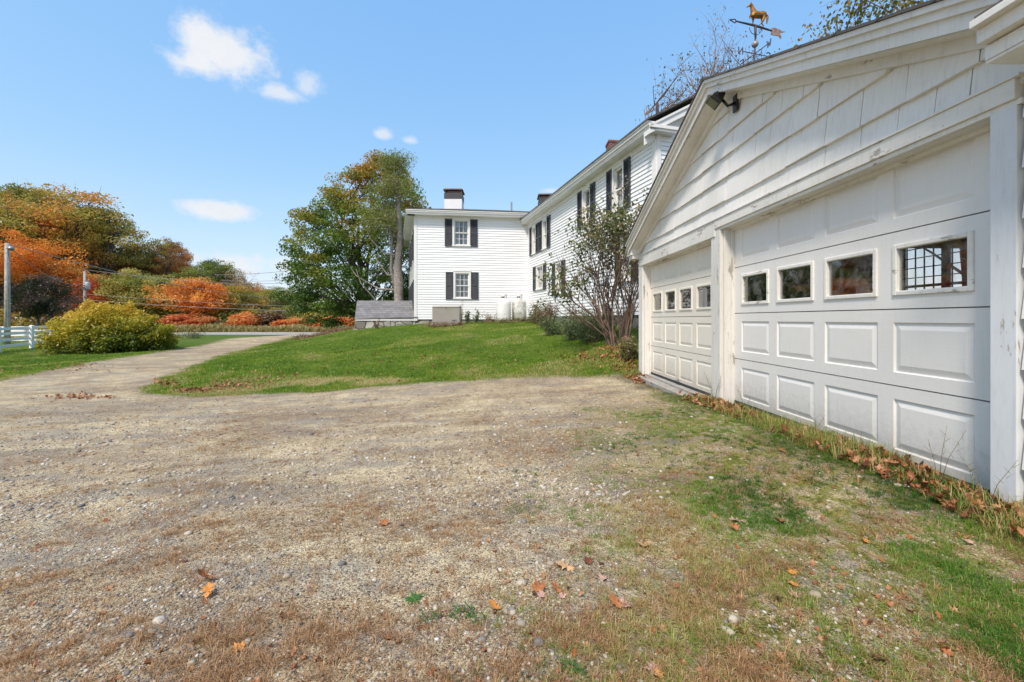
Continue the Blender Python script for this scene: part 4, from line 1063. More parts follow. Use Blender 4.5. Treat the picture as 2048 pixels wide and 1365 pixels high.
mb.build('door_head', M['peel'], gar)

def garage_door(dfar, dnear, p0, pitch, pw, zoff, mat, lab, handle_d, cream=False):
    o0 = -.11; zb = CAMZ - .93 + zoff
    seams = [zb + .0, CAMZ - .45 + zoff, CAMZ + .068 + zoff, CAMZ + .592 + zoff, CAMZ + 1.115 + zoff]
    a, b = S(dfar) + .0, S(dnear) + .06
    pan = [(S(p0 - pitch * i), S(p0 - pitch * i - pw)) for i in range(4)]
    P = FG.p; mb = MB(); wins = []
    for r in range(4):
        z0, z1 = seams[r] + (.004 if r else 0), seams[r + 1] - .004
        h0, h1 = (seams[r] + .09, seams[r + 1] - .09)
        if r == 0: h0 = seams[1] - .09 - .34
        xs = [a] + [q for p in pan for q in p] + [b]
        mb.quad(P(a, z0, o0), P(b, z0, o0), P(b, h0, o0), P(a, h0, o0)); mb.quad(P(a, h1, o0), P(b, h1, o0), P(b, z1, o0), P(a, z1, o0))
        for i in range(0, len(xs), 2): mb.quad(P(xs[i], h0, o0), P(xs[i + 1], h0, o0), P(xs[i + 1], h1, o0), P(xs[i], h1, o0))
        # section edges (shadow joint)
        mb.quad(P(a, z1, o0), P(b, z1, o0), P(b, z1, o0 - .03), P(a, z1, o0 - .03)); mb.quad(P(a, z0, o0 - .03), P(b, z0, o0 - .03), P(b, z0, o0), P(a, z0, o0))
        for (s0, s1) in pan:
            if r == 2: wins.append((s0, s1, h0, h1)); continue
            rings = [(0, o0), (.007, o0 - .013), (.012, o0 - .013), (.05, o0 - .002), (.054, o0 - .002)]
            pr = None
            for (ins, oo) in rings:
                ring = [P(s0 + ins, h0 + ins, oo), P(s1 - ins, h0 + ins, oo), P(s1 - ins, h1 - ins, oo), P(s0 + ins, h1 - ins, oo)]
                if pr:
                    for i in range(4): mb.quad(pr[i], pr[(i + 1) % 4], ring[(i + 1) % 4], ring[i])
                pr = ring
            mb.quad(*pr)
    door = mb.build('garage_door', mat, gar); tag(door, lab)
    for (s0, s1, h0, h1) in wins:
        w = MB(); t = .032
        for (x0, x1, y0, y1) in ((s0, s0 + t, h0, h1), (s1 - t, s1, h0, h1), (s0 + t, s1 - t, h0, h0 + t), (s0 + t, s1 - t, h1 - t, h1)):
            w.fbox(FG, x0, x1, y0, y1, o0 - .03, o0 + .012)
        w.build('window_frame', M['peel'] if not cream else mat, door, bevel=.006)
        q = MB(); q.fbox(FG, s0 + t, s1 - t, h0 + t, h1 - t, o0 - .016, o0 - .013); q.build('window_pane', M['gglass'], door)
    q = MB(); q.fbox(FG, a, b, seams[0] - .05, seams[0], o0 - .03, o0 + .004); q.build('rubber_seal', M['rubber'], door)
    hs = S(handle_d); q = MB()
    q.fbox(FG, hs - .03, hs + .03, seams[0] + .01, seams[0] + .035, o0, o0 + .012)
    q.tube([P(hs - .02, seams[0] + .022, o0 + .012), P(hs - .02, seams[0] + .022, o0 + .04), P(hs + .09, seams[0] + .018, o0 + .045), P(hs + .11, seams[0] + .02, o0 + .035)], .008, 8)
    q.build('handle', M['steel'], door)
    bk = MB()   # backs of the sections around the windows keep the interior dark
    s_ = sorted(wins)
    xs = [a] + [q for w in s_ for q in (w[0], w[1])] + [b]
    bk.fbox(FG, a, b, seams[0], s_[0][2], o0 - .045, o0 - .034); bk.fbox(FG, a, b, s_[0][3], seams[4], o0 - .045, o0 - .034)
    for i in range(0, len(xs), 2): bk.fbox(FG, xs[i], xs[i + 1], s_[0][2], s_[0][3], o0 - .045, o0 - .034)
    bk.build('section_back', M['steel'], door)
garage_door(D1A - .03, D1B, 4.783, .627, .505, 0, M['door'], 'white overhead door with four windows, nearest the camera', 3.42)
garage_door(D2A - .02, D2B, 7.68, .587, .46, -.03, M['door2'], 'cream coloured overhead door at the far end of the garage', 6.55, True)
# rake trims (two slopes) with frieze, soffit, fascia and crown
def rake(dlow, name='rake_trim'):
    def X(d, o): return o
    mbk = MB(); segs = [(-.0, .115, .0, .05), (.075, .10, .0, .215), (.075, .155, .195, .225), (.155, .205, .195, .25), (.205, .24, .195, .275)]
    for (z0, z1, o0, o1) in segs:
        pts = [(S(RD0), RZ0 + z0), (S(dlow), frz(dlow) + z0), (S(dlow), frz(dlow) + z1), (S(RD0), RZ0 + z1)]
        if dlow > RD0: pts = pts[::-1]
        if dlow < RD0: pts = [pts[0], pts[1], pts[2], pts[3]]
        mbk.fpoly(FG, pts, o0, o1)
    return mbk.build(name, M['gar'] if False else M['trimw'], gar)
M['trimw'] = m_paint('weathered_white_rake_paint', (.75, .73, .69), .34, .5, .55, (1.5, .7, 1.5), pscale=8)
rake(8.12); rake(1.97)
# eave box at the far corner
mb = MB(); mb.fbox(FG, S(8.20), S(7.98), 2.13, 2.20, .0, .17); mb.fbox(FG, S(8.21), S(7.97), 2.20, 2.315, .0, .20); mb.build('eave_return', M['trimw'], gar, bevel=.004)
mb = MB(); mb.fbox(FG, S(8.06), S(7.98), -.2, 2.1, 0, .030); mb.build('corner_board', M['gar'], gar)
# roof
def gp3(d, o, z): return FG.p(S(d), z, o)
BK = 7.0
def rtop(d): return RZ0 + .242 - RS * abs(d - RD0)
roof_slab([gp3(RD0, .29, rtop(RD0)), gp3(1.9, .29, rtop(1.9)), gp3(1.9, -BK, rtop(1.9)), gp3(RD0, -BK, rtop(RD0))], .018, 'roof', M['roof'], gar)
roof_slab([gp3(8.22, .29, rtop(8.22)), gp3(RD0, .29, rtop(RD0)), gp3(RD0, -BK, rtop(RD0)), gp3(8.22, -BK, rtop(8.22))], .018, 'roof', M['roof'], gar)
mb = MB(); mb.tube([gp3(RD0, .29, rtop(RD0) + .012), gp3(RD0, -BK, rtop(RD0) + .012)], .03, 6); mb.build('ridge_cap', M['roof'], gar)
# adjoining lower eave that runs towards the viewer
mb = MB()
mb.fbox(FG, S(1.955), 11, 2.165, 2.18, .0, .33); mb.fbox(FG, S(1.955), 11, 2.18, 2.245, .30, .335); mb.fbox(FG, S(1.95), 11, 2.25, 2.315, .30, .38); mb.fbox(FG, S(1.945), 11, 2.315, 2.35, .30, .42)
mb.fbox(FG, S(1.955), S(1.93), 2.18, 2.315, 0, .30); mb.build('eave_cornice', M['trimw'], gar, bevel=.003)
roof_slab([FG.p(S(1.94), 2.352, .40), FG.p(11, 2.352, .40), FG.p(11, 4.3, -4.5), FG.p(S(1.94), 4.3, -4.5)], .02, 'roof', M['roof'], gar)
# other walls of the building, floor, and the latticed back window
mb = MB(); W0, W1 = 5.75, 7.95; WZ0, WZ1 = 1.28, 2.3; xb = XG - .02
def BX(x0, x1, d0, d1, z0, z1): mb.box(x0, x1, d0, d1, z0, z1)
XB = 6.6
BX(XB, XB + .1, -2.9, W0, -.3, 2.6); BX(XB, XB + .1, W1, 8.0, -.3, 2.3); BX(XB, XB + .1, W0, W1, -.3, WZ0); BX(XB, XB + .1, W0, W1, WZ1, 2.6 - .2)
BX(2.46, XB + .1, 8.0, 8.08, -.3, 2.2); BX(2.5, XB + .1, -2.98, -2.9, -.3, 2.4)
mb.build('wall', M['inner'], gar)
mb = MB(); mb.add([(XB + .1, 8.05, 2.2), (XB + .1, RD0, 3.7), (XB + .1, 1.9, 2.4)], [(0, 1, 2)]); mb.build('gable_wall', M['inner'], gar)
mb = MB()
for d in (W0 + .03, W0 + .76, W0 + 1.5, W1 - .03): mb.box(XB - .01, XB + .06, d - .04, d + .04, WZ0, WZ1)
mb.box(XB - .012, XB + .062, W0, W1, WZ0 - .03, WZ0 + .05); mb.box(XB - .012, XB + .062, W0, W1, WZ1 - .05, WZ1 + .02); mb.box(XB, XB + .05, W0, W1, 1.52, 1.56)
for k in range(5):
    for seg in range(3):
        d = W0 + .07 + seg * .735 + k * .15; mb.box(XB + .02, XB + .035, d - .007, d + .007, WZ0, WZ1)
for z in (1.68, 1.84, 2.0, 2.15): mb.box(XB + .018, XB + .037, W0, W1, z - .007, z + .007)
w_ = mb.build('lattice_window', M['dark'], gar)
mb = MB(); mb.box(2.45, 6.6, -2.9, 8.0, -.25, .0); mb.build('floor_slab', M['conc'], gar)
mb = MB(); mb.fbox(FG, S(7.8), S(5.1), -.25, -.03, -.12, .16); mb.build('door_apron', M['conc'], gar)

# flood light on the gable peak
def flood():
    c = Vector(FG.p(S(4.62), 3.36, .05)); e = empty('flood_light', tuple(c), 'black motion flood light under the garage gable peak', 'flood light')
    mb = MB(); mb.fbox(FG, S(4.62) - .045, S(4.62) + .045, 3.25, 3.43, .032, .055); mb.build('mounting_plate', M['black'], e, bevel=.005)
    P = lambda d, z, o: Vector(FG.p(S(d), z, o))
    mb = MB(); mb.tube([P(4.62, 3.34, .05), P(4.64, 3.32, .12), P(4.66, 3.40, .17)], .016, 10); mb.build('arm', M['black'], e, smooth=True)
    C0 = P(4.70, 3.44, .20); ax = Vector((-.55, .15, -.62)).normalized(); sd = Vector((.15, .98, .08)); sd = (sd - ax * sd.dot(ax)).normalized(); up = ax.cross(sd)
    def ringp(t, w, h): return [tuple(C0 + ax * t + sd * sx * w + up * sy * h) for sx, sy in ((-1, -1), (1, -1), (1, 1), (-1, 1))]
    mb = MB(); mb.hexa(ringp(-.07, .04, .035) + ringp(.035, .10, .065)); mb.hexa(ringp(.035, .10, .065) + ringp(.075, .105, .07)); mb.build('lamp_housing', M['black'], e, bevel=.008)
    mb = MB(); mb.hexa(ringp(.076, .085, .052) + ringp(.080, .085, .052)); mb.build('lens', M['lens'], e)
    mb = MB(); mb.tube([tuple(C0 + sd * .105 + up * .0), tuple(C0 + sd * .105 + up * .05)], .008, 6); mb.build('clip', M['steel'], e)
flood()

# ---------------------------------------------------------------- weathervane
def remesh(mb, name, mat, parent, vox):
    o = mb.build(name, mat, parent, smooth=True)
    m = o.modifiers.new('r', 'REMESH'); m.mode = 'VOXEL'; m.voxel_size = vox; m.use_smooth_shade = True
    s = o.modifiers.new('s', 'SMOOTH'); s.iterations = 3; s.factor = .5
    return o
def vane():
    zr = rtop(RD0); bx, by = 2.80, RD0 + .06
    e = empty('weathervane', (bx, by, zr), 'gilded trotting horse weathervane with arrow and compass letters on the garage ridge', 'weathervane')
    ux, uy = Vector((.966, .258, 0)), Vector((-.258, .966, 0))
    zc = 4.405 - .0                                   # arrow height
    cx_ = Vector((bx + .02, by, 0))
    def A(s, h, o=0): return tuple(cx_ + ux * s + uy * o + Vector((0, 0, zc + h)))
    K = 1556.0 * .966
    def C(x, y, o=0):                                 # outline sketch coordinates -> vane plane
        return A((x - 690) / K, (380 + .189 * (x - 150) - y) / 1556.0, o)
    mb = MB(); mb.tube([(bx, by, zr - .02), (bx, by, zr + .03)], [.06, .045], 16); mb.lathe((bx, by, zr + .02), [(.045, 0), (.04, .03), (.015, .05)], 16); mb.build('base', M['vball'], e, smooth=True)
    mb = MB(); mb.tube([(bx, by, zr), (bx + .005, by, zr + .22), (bx + .02, by, zc - .1)], [.012, .011, .009], 10); mb.tube([(bx + .02, by, zc - .16), (bx + .02, by, zc)], [.010, .016], 10)
    mb.build('rod', M['iron'], e, smooth=True)
    mb = MB(); r = .037; mb.lathe((bx + .015, by, zc - .22), [(max(.002, r * math.sin(math.pi * i / 12)), -r * math.cos(math.pi * i / 12)) for i in range(13)], 20); mb.build('ball', M['vball'], e, smooth=True)
    # horse: one continuous figure grown from tapered chains
    mb = MB()
    def ch(pts, o=0, sides=10):
        mb.tube([C(x, y, (p[0] if p else o)) for x, y, r, *p in pts], [r / 1556 for x, y, r, *p in pts], sides)
    ch([(600, 300, 30), (640, 290, 58), (700, 290, 62), (770, 300, 58), (830, 290, 62), (880, 300, 52), (900, 315, 26)])      # barrel
    ch([(660, 300, 62), (650, 250, 52), (632, 200, 40), (612, 150, 31), (598, 112, 25)])      # neck
    ch([(604, 102, 18), (585, 112, 26), (560, 128, 20), (535, 143, 14), (513, 152, 12), (506, 154, 7)])   # head
    for q in (-.008, .008): ch([(592, 95, 9), (589, 75, 6), (587, 58, 2)], q, 6)
    ch([(628, 110, 7), (655, 165, 9), (690, 215, 8), (705, 232, 5)], 0, 6)                    # mane
    ch([(625, 315, 26), (590, 325, 17), (552, 320, 11), (540, 330, 9), (545, 360, 7), (556, 386, 9)], -.016)    # raised foreleg
    ch([(665, 330, 30), (664, 380, 15), (660, 425, 9), (656, 455, 8), (648, 470, 11)], .016)   # standing foreleg
    ch([(850, 330, 40), (838, 380, 26), (818, 415, 13), (790, 450, 9), (768, 480, 8), (755, 492, 11)], -.016)  # hind leg stepping
    ch([(870, 330, 40), (868, 385, 24), (845, 425, 13), (868, 460, 9), (885, 468, 9), (868, 505, 8), (862, 520, 10)], .016)
    ch([(895, 300, 14), (925, 296, 17), (945, 325, 20), (944, 380, 19), (936, 430, 14), (930, 462, 5)])        # tail
    remesh(mb, 'horse', M['gold'], e, .0028)
    mb = MB()   # arrow shaft and diamond head
    mb.tube([C(270, 405), C(690, 490), C(1040, 585)], [.007, .013, .009], 8)
    hd = [C(150, 380), C(262, 372), C(292, 408), C(262, 440)]
    for i in range(4): mb.tube([hd[i], hd[(i + 1) % 4]], .0055, 6)
    def scroll(cx0, cy0, r0, a0, a1, sgn=1, tight=.45, n=18):
        return [C(cx0 + sgn * (r0 * (1 - (1 - tight) * i / n)) * math.cos(a0 + (a1 - a0) * i / n), cy0 - (r0 * (1 - (1 - tight) * i / n)) * math.sin(a0 + (a1 - a0) * i / n)) for i in range(n + 1)]
    mb.tube(scroll(690, 520, 130, -math.pi / 2, -math.pi, 1, .95), .0038, 5); mb.tube(scroll(690, 520, 140, -math.pi / 2, 0, 1, .95), .0038, 5)
    mb.tube(scroll(790, 590, 45, 0, 4.6, 1, .5), .0035, 5)
    mb.build('arrow', M['iron'], e)
    tl = [(1018, 655), (1030, 590), (1042, 530), (1120, 535), (1200, 560), (1270, 598), (1345, 604), (1270, 625), (1210, 628), (1250, 690), (1245, 725), (1215, 745), (1222, 715), (1190, 685), (1110, 675)]
    mb = MB(); n = len(tl); vs = [C(x, y, -.003) for x, y in tl] + [C(x, y, .003) for x, y in tl]
    mb.add(vs, [tuple(range(n)), tuple(range(2 * n - 1, n - 1, -1))] + [((i + 1) % n, i, i + n, (i + 1) % n + n) for i in range(n)]); mb.build('arrow_tail', M['vtail'], e)
    # compass arms and letters
    zc2 = zc - .33
    def Q2(s, h, o=0): return tuple(Vector((bx + .012, by, 0)) + ux * s + uy * o + Vector((0, 0, zc2 + h)))
    mb = MB(); mb.tube([Q2(-.16, 0), Q2(.17, 0)], .0045, 6); mb.tube([Q2(0, 0, -.17), Q2(0, 0, .17)], .0045, 6)
    for sg in (-1, 1):
        for ax2 in (0, 1):
            pts = []
            for i in range(15):
                a = math.pi + math.pi * 1.5 * i / 14; r = .045 * (1 - .4 * i / 14); s_, h_ = sg * (.065 - r * math.cos(a) * -1 - .0), -.02 + r * math.sin(a)
                pts.append(Q2(s_, h_) if ax2 == 0 else Q2(0, h_, s_))
            mb.tube(pts, .0032, 5)
    mb.build('compass_arms', M['iron'], e)
    def letter(name, strokes, s0, w, h, across=False):
        m_ = MB()
        for st in strokes:
            pts = [(Q2(s0 + x * w, (y - .5) * h + .005) if not across else Q2(0, (y - .5) * h, s0 + x * w)) for x, y in st]; m_.tube(pts, .0062, 6)
        o = m_.build(name, M['iron'], e); return o
    letter('compass_letter', [[(0, 0), (0, 1)], [(0, 0), (1, 1)], [(1, 1), (1, 0)]], -.225, .055, .078)
    letter('compass_letter', [[(0, .82), (.15, .98), (.6, 1), (.95, .85), (.9, .62), (.5, .5), (.1, .38), (.05, .15), (.4, 0), (.8, .02), (1, .18)]], .17, .055, .078)
    letter('compass_letter', [[(0, 0), (0, 1)], [(0, 1), (1, 1)], [(0, .5), (.8, .5)], [(0, 0), (1, 0)]], .17, .05, .075, True)
    letter('compass_letter', [[(0, 1), (.25, 0), (.5, .7), (.75, 0), (1, 1)]], -.22, .05, .075, True)
vane()

# ---------------------------------------------------------------- fence, poles and wires
def fence():
    def run(pts, label, nearfirst=True):
        e = empty('plank_fence', (pts[0][0], pts[0][1], g(*pts[0])), label, 'fence')
        for i, (x, y) in enumerate(pts):
            z = g(x, y); mb = MB(); mb.box(x - .075, x + .075, y - .075, y + .075, z - .2, z + 1.32)
            mb.hexa([(x - .075, y - .075, z + 1.32), (x + .075, y - .075, z + 1.32), (x + .075, y + .075, z + 1.32), (x - .075, y + .075, z + 1.32), (x - .03, y - .03, z + 1.36), (x + .03, y - .03, z + 1.36), (x + .03, y + .03, z + 1.36), (x - .03, y + .03, z + 1.36)])
            mb.build('post', M['fence'], e)
        for i in range(len(pts) - 1):
            (x0, y0), (x1, y1) = pts[i], pts[i + 1]; z0, z1 = g(x0, y0), g(x1, y1); l = math.hypot(x1 - x0, y1 - y0); nx_, ny_ = (y1 - y0) / l, -(x1 - x0) / l
            if ny_ > 0: nx_, ny_ = -nx_, -ny_
            for k, h in enumerate((.28, .62, .93, 1.2)):
                mb = MB(); o = (.078 + .0, .105); jz = random.uniform(-.015, .015)
                q = [(x0 + nx_ * o[1], y0 + ny_ * o[1], z0 + h - .07 + jz), (x1 + nx_ * o[1], y1 + ny_ * o[1], z1 + h - .07), (x1 + nx_ * o[0], y1 + ny_ * o[0], z1 + h - .07), (x0 + nx_ * o[0], y0 + ny_ * o[0], z0 + h - .07 + jz)]
                mb.hexa(q + [(a, b, c + .14) for a, b, c in q]); mb.build('rail', M['fence'], e)
    run([(-26.3 + 2.0 * 1.9, 22.0 - 3.1 * 1.9), (-26.5, 22.0), (-28.15, 25.0), (-30.0, 28.0)], 'white four rail plank fence on the lawn, the run nearest the driveway')
    run([(-41.0, 31.2), (-36.6, 31.0), (-33.2, 30.8), (-30.2, 28.3)], 'white plank fence run behind the nearer one, past the lamp pole')
fence()

pA = Vector((-35.5, 30.0, 0)); pA.z = g(pA.x, pA.y)
def pole_a():
    x, y, z = pA; e = empty('utility_pole', tuple(pA), 'pale wooden pole with a yard lamp at its top, by the white fence', 'utility pole')
    top = CAMZ + (HY - 487) * 30 / FPX
    mb = MB(); mb.tube([(x, y, z - .3), (x, y, top)], [.17, .13], 14); mb.build('shaft', M['pole'], e, smooth=True)
    mb = MB(); mb.tube([(x + .1, y - .1, top - .35), (x + .35, y - .15, top - .25)], .025, 8); mb.build('lamp_arm', M['steel'], e)
    mb = MB(); mb.lathe((x + .45, y - .17, top - .50), [(.05, .28), (.10, .25), (.14, .16), (.19, .12), (.20, .10)], 18); l = mb.build('lamp_head', M['steel'], e, smooth=True)
    mb = MB(); mb.lathe((x + .45, y - .17, top - .50), [(.17, .10), (.16, .02), (.10, -.04), (.02, -.05)], 18); mb.build('lamp_lens', M['lens'], l, smooth=True)
    mb = MB(); mb.tube([(x + .14, y - .1, z + 1), (x + .13, y - .1, top - .4)], .018, 6); mb.build('conduit', M['steel'], e)
    return Vector((x + .1, y, top - .2))
TA = pole_a()
def pole_b():
    d = 58; x = (169.5 - CX) * d / FPX; y = d; z = g(x, y); top = CAMZ + (HY - 543) * d / FPX
    e = empty('utility_pole', (x, y, z), 'wooden roadside pole carrying a grey transformer can, behind the yellow bush', 'utility pole')
    mb = MB(); mb.tube([(x, y, z - .5), (x, y, top)], [.19, .14], 12); mb.build('shaft', M['pole'], e, smooth=True)
    mb = MB(); mb.lathe((x + .48, y - .1, top - 2.45), [(.22, 0), (.27, .05), (.27, .85), (.24, .93), (.10, .97)], 18); t_ = mb.build('transformer', M['gen2'], e, smooth=True)
    mb = MB(); mb.tube([(x + .4, y - .1, top - 1.5), (x + .4, y - .1, top - 1.2)], .05, 8); mb.tube([(x + .56, y - .1, top - 1.5), (x + .56, y - .1, top - 1.25)], .05, 8); mb.build('bushing', M['steel'], t_)
    mb = MB(); mb.box(x + .1, x + .3, y - .12, y - .05, top - 2.2, top - 2.1); mb.box(x + .1, x + .3, y - .12, y - .05, top - 1.75, top - 1.65); mb.build('bracket', M['steel'], e)
    mb = MB(); mb.tube([(x, y, top), (x, y, top + .22)], [.05, .03], 8); mb.build('insulator', M['steel'], e)
    return x, y, top
M['gen2'] = m_plain('grey_transformer_paint', (.45, .47, .48), .5, .1)
XB_, YB_, TB = pole_b()
def wire(a, b, sag, r, label):
    a, b = Vector(a), Vector(b); n = 24; mb = MB()
    mb.tube([a.lerp(b, i / n) - Vector((0, 0, sag * 4 * (i / n) * (1 - i / n))) for i in range(n + 1)], r, 5)
    tag(mb.build('overhead_wire', M['wire'], smooth=True), label, 'wire')
far_pole = at(1150, 600, 60)
wire(TA, (XB_, YB_, TB - 1.6), 1.1, .025, 'drooping cable from the lamp pole to the transformer pole')
wire(TA + Vector((0, 0, .15)), at(640, 548, 62)[:2] + (CAMZ + (HY - 598) * 62 / FPX,), 1.2, .022, 'cable from the lamp pole running high in front of the orange trees')
wire((XB_, YB_, TB + .2), at(1130, 585, 62), 1.3, .022, 'topmost roadside line leaving the transformer pole')
wire((XB_, YB_, TB - 3.9), at(1130, 622, 60), .9, .028, 'lowest roadside cable in front of the green and orange trees')
wire((XB_, YB_, TB - 3.1), at(1130, 612, 60), 1.0, .02, 'middle roadside cable just above the lowest one')
wire(at(-150, 596, 58), (XB_, YB_, TB - 3.9), .3, .022, 'low cable crossing the orange trees left of the transformer pole')
for (u0, v0, u1, v1, lab) in ((430, 550, 860, 500, 'thick upper service cable crossing in front of the maple to the house'),
                              (440, 561, 830, 533, 'middle thin service cable between sky and maple'), (440, 565.5, 830, 541, 'lowest thin service cable just under the middle one')):
    wire(at(u0, v0, 58), at(u1, v1, 27), .45, .022, lab)

# ---------------------------------------------------------------- trees
def leaf_quads(C, N, size, spread, flat, r_, aspect=.6, drift=None, out=None):
    """N leaves round each centre; returns verts (M*4,3)"""
    n = len(C) * N; c = np.repeat(C, N, 0); off = r_.normal(0, 1, (n, 3)); off /= np.maximum(1, np.linalg.norm(off, axis=1, keepdims=True) / 1.7)
    off *= np.repeat(spread, N)[:, None]; off[:, 2] *= flat; p = c + off
    nr = r_.normal(0, 1, (n, 3)) * .75 + np.array([0, -.35, .75]); nr /= np.linalg.norm(nr, axis=1, keepdims=True)
    a = r_.normal(0, 1, (n, 3)); a -= nr * (a * nr).sum(1, keepdims=True); a /= np.linalg.norm(a, axis=1, keepdims=True); b = np.cross(nr, a)
    if drift is not None: a[:, 2] = a[:, 2] * .4 + drift; a /= np.linalg.norm(a, axis=1, keepdims=True); b -= a * (a * b).sum(1, keepdims=True); b /= np.linalg.norm(b, axis=1, keepdims=True)
    s = size * (.55 + .9 * r_.random((n, 1)))
    q = np.stack([p - a * s, p - b * s * aspect, p + a * s, p + b * s * aspect], 1)
    return q.reshape(-1, 3), n

def tree_meshes(seed, nclump=120, per=70, leaf=.010, cr=(.40, .40, .36), cz=.60, spread=.055, trunk_r=.018, fill=.55, lean=0, flat=.6, bare=False, tintgrad=0, lob=4, twigs=True, trunk_top=.7, leafy=1.0, lowbias=0, split=1, dome=False, nfreq=5.5, namp=1.5, tbase=.5, prof=None):
    r_ = np.random.default_rng(seed); r = random.Random(seed)
    lobs = [(r.uniform(0, 6.28), r.uniform(-.8, .9), r.uniform(.15, .42)) for _ in range(lob * 2)]
    C = []
    while prof is not None and len(C) < nclump:
        h = prof[0][0] + r_.random() * (1 - prof[0][0]); w = np.interp(h, prof[0], prof[1]); a_ = r_.random() * 6.283
        if r_.random() > (w + .15) ** 1.3: continue
        w *= 1 + .13 * math.sin(3 * a_ + h * 9 + seed) + .08 * math.sin(5 * a_ - h * 17)
        q = .35 + .65 * r_.random() ** .6
        C.append(np.array([math.cos(a_) * w * q * cr[0] + np.interp(h, prof[0], prof[2]) * cr[0], math.sin(a_) * w * q * cr[1], h]))
    while len(C) < nclump:
        v = r_.normal(0, 1, 3); v /= np.linalg.norm(v); k = 1.0 - .20
        for (la, lz, am) in lobs:
            d = v[0] * math.cos(la) * math.sqrt(1 - lz * lz) + v[1] * math.sin(la) * math.sqrt(1 - lz * lz) + v[2] * lz
            k += am * max(0, d) ** 4 - .03
        rad = (fill + (1 - fill) * r_.random()) if r_.random() < .85 else r_.random() * .9
        p = np.array([v[0] * cr[0], v[1] * cr[1], v[2] * cr[2]]) * k * rad
        if dome and p[2] < 0:
            hv = math.hypot(v[0], v[1]); p[:2] *= hv ** -.55; p[2] *= .78
        elif p[2] < 0: p[2] *= .85
        p[2] += cz; p[0] += lean * (p[2] - .2)
        if p[2] < .06 or p[2] > 1.0: continue
        C.append(p)
    C = np.array(C)
    tr = MB(); tips = []
    tops = []
    for j in range(split):
        a = r.uniform(0, 6.28); tp = [(0, 0, -.03), (r.uniform(-.01, .01), r.uniform(-.01, .01), .15)]
        sx, sy = (math.cos(a) * .09, math.sin(a) * .09) if split > 1 else (0, 0)
        for i in range(1, 6):
            z = .15 + (trunk_top - .15) * i / 5; tp.append((lean * (z - .2) + r.uniform(-.015, .015) + sx * i / 5 * 2, r.uniform(-.015, .015) + sy * i / 5 * 2, z))
        rr = [trunk_r * 1.4 / split ** .3, trunk_r / split ** .3] + [trunk_r * (1 - .8 * i / 5) / split ** .3 for i in range(1, 6)]
        tr.tube(tp, rr, 7); tops.append((tp, rr))
    def tpos(tp, z):
        for i in range(len(tp) - 1):
            if tp[i + 1][2] >= z: 
                t = (z - tp[i][2]) / (tp[i + 1][2] - tp[i][2]); return Vector(tp[i]).lerp(Vector(tp[i + 1]), t)
        return Vector(tp[-1])
    nb = nclump if bare else min(nclump, 90)
    for i in range(nb):
        tp, rr = tops[i % split]
        c = Vector(C[i]); hd = math.hypot(c.x, c.y); z0 = max(.10, min(trunk_top * .97, c.z - hd * r.uniform(.5, 1.0) - .02)); s = tpos(tp, z0)
        br_ = trunk_r * r.uniform(.18, .42) * (1 - z0 * .5)
        m = s.lerp(c, .45) + Vector((r.uniform(-.02, .02), r.uniform(-.02, .02), .05 * hd / .3 * r.uniform(.3, 1)))
        m2 = s.lerp(c, .75) + Vector((r.uniform(-.02, .02), r.uniform(-.02, .02), .04))
        tr.tube([s, m, m2, c], [br_, br_ * .7, br_ * .42, br_ * .15], 4, False)
        if twigs:
            for k in range(5 if bare else 2):
                q = m2.lerp(c, r.random() * .9) if r.random() < .7 else m.lerp(m2, r.random()); d = Vector((r.uniform(-1, 1), r.uniform(-1, 1), r.uniform(-.1, 1.1))).normalized() * r.uniform(.05, .11)
                e_ = q + d; tr.tube([q, q + d * .5 + Vector((0, 0, .004)), e_], [br_ * .28, br_ * .2, br_ * .08], 3, False); tips.append(e_)
    tm = tr.mesh('trunk', True)
    LC = C if not bare else np.vstack([C, np.array([tuple(t) for t in tips])])
    per_ = max(1, int(per * leafy))
    spr = spread * (.7 + .6 * r_.random(len(LC)))
    V, n = leaf_quads(LC, per_, leaf, spr, flat, r_)
    if lowbias: pass
    hz = (LC[:, 2] - (cz - cr[2])) / (2 * cr[2])
    base = np.clip(tbase + (vn3(LC * nfreq, seed) - .5) * namp + (hz - .5) * tintgrad, 0, 1)
    tint = np.clip(np.repeat(base, per_) + r_.normal(0, .10, n), 0, 1)
    qd = np.arange(n * 4).reshape(-1, 4)
    cm = np_mesh('crown', V, quads=qd, tint=np.repeat(tint, 4))
    return tm, cm
def vn3(P, seed): return (vnoise(P[:, 0] + P[:, 2] * .7, P[:, 1] - P[:, 2] * .5 + 3, seed) + vnoise(P[:, 0] * 2 + 9, P[:, 2] * 2, seed + 5) * .5) / 1.5

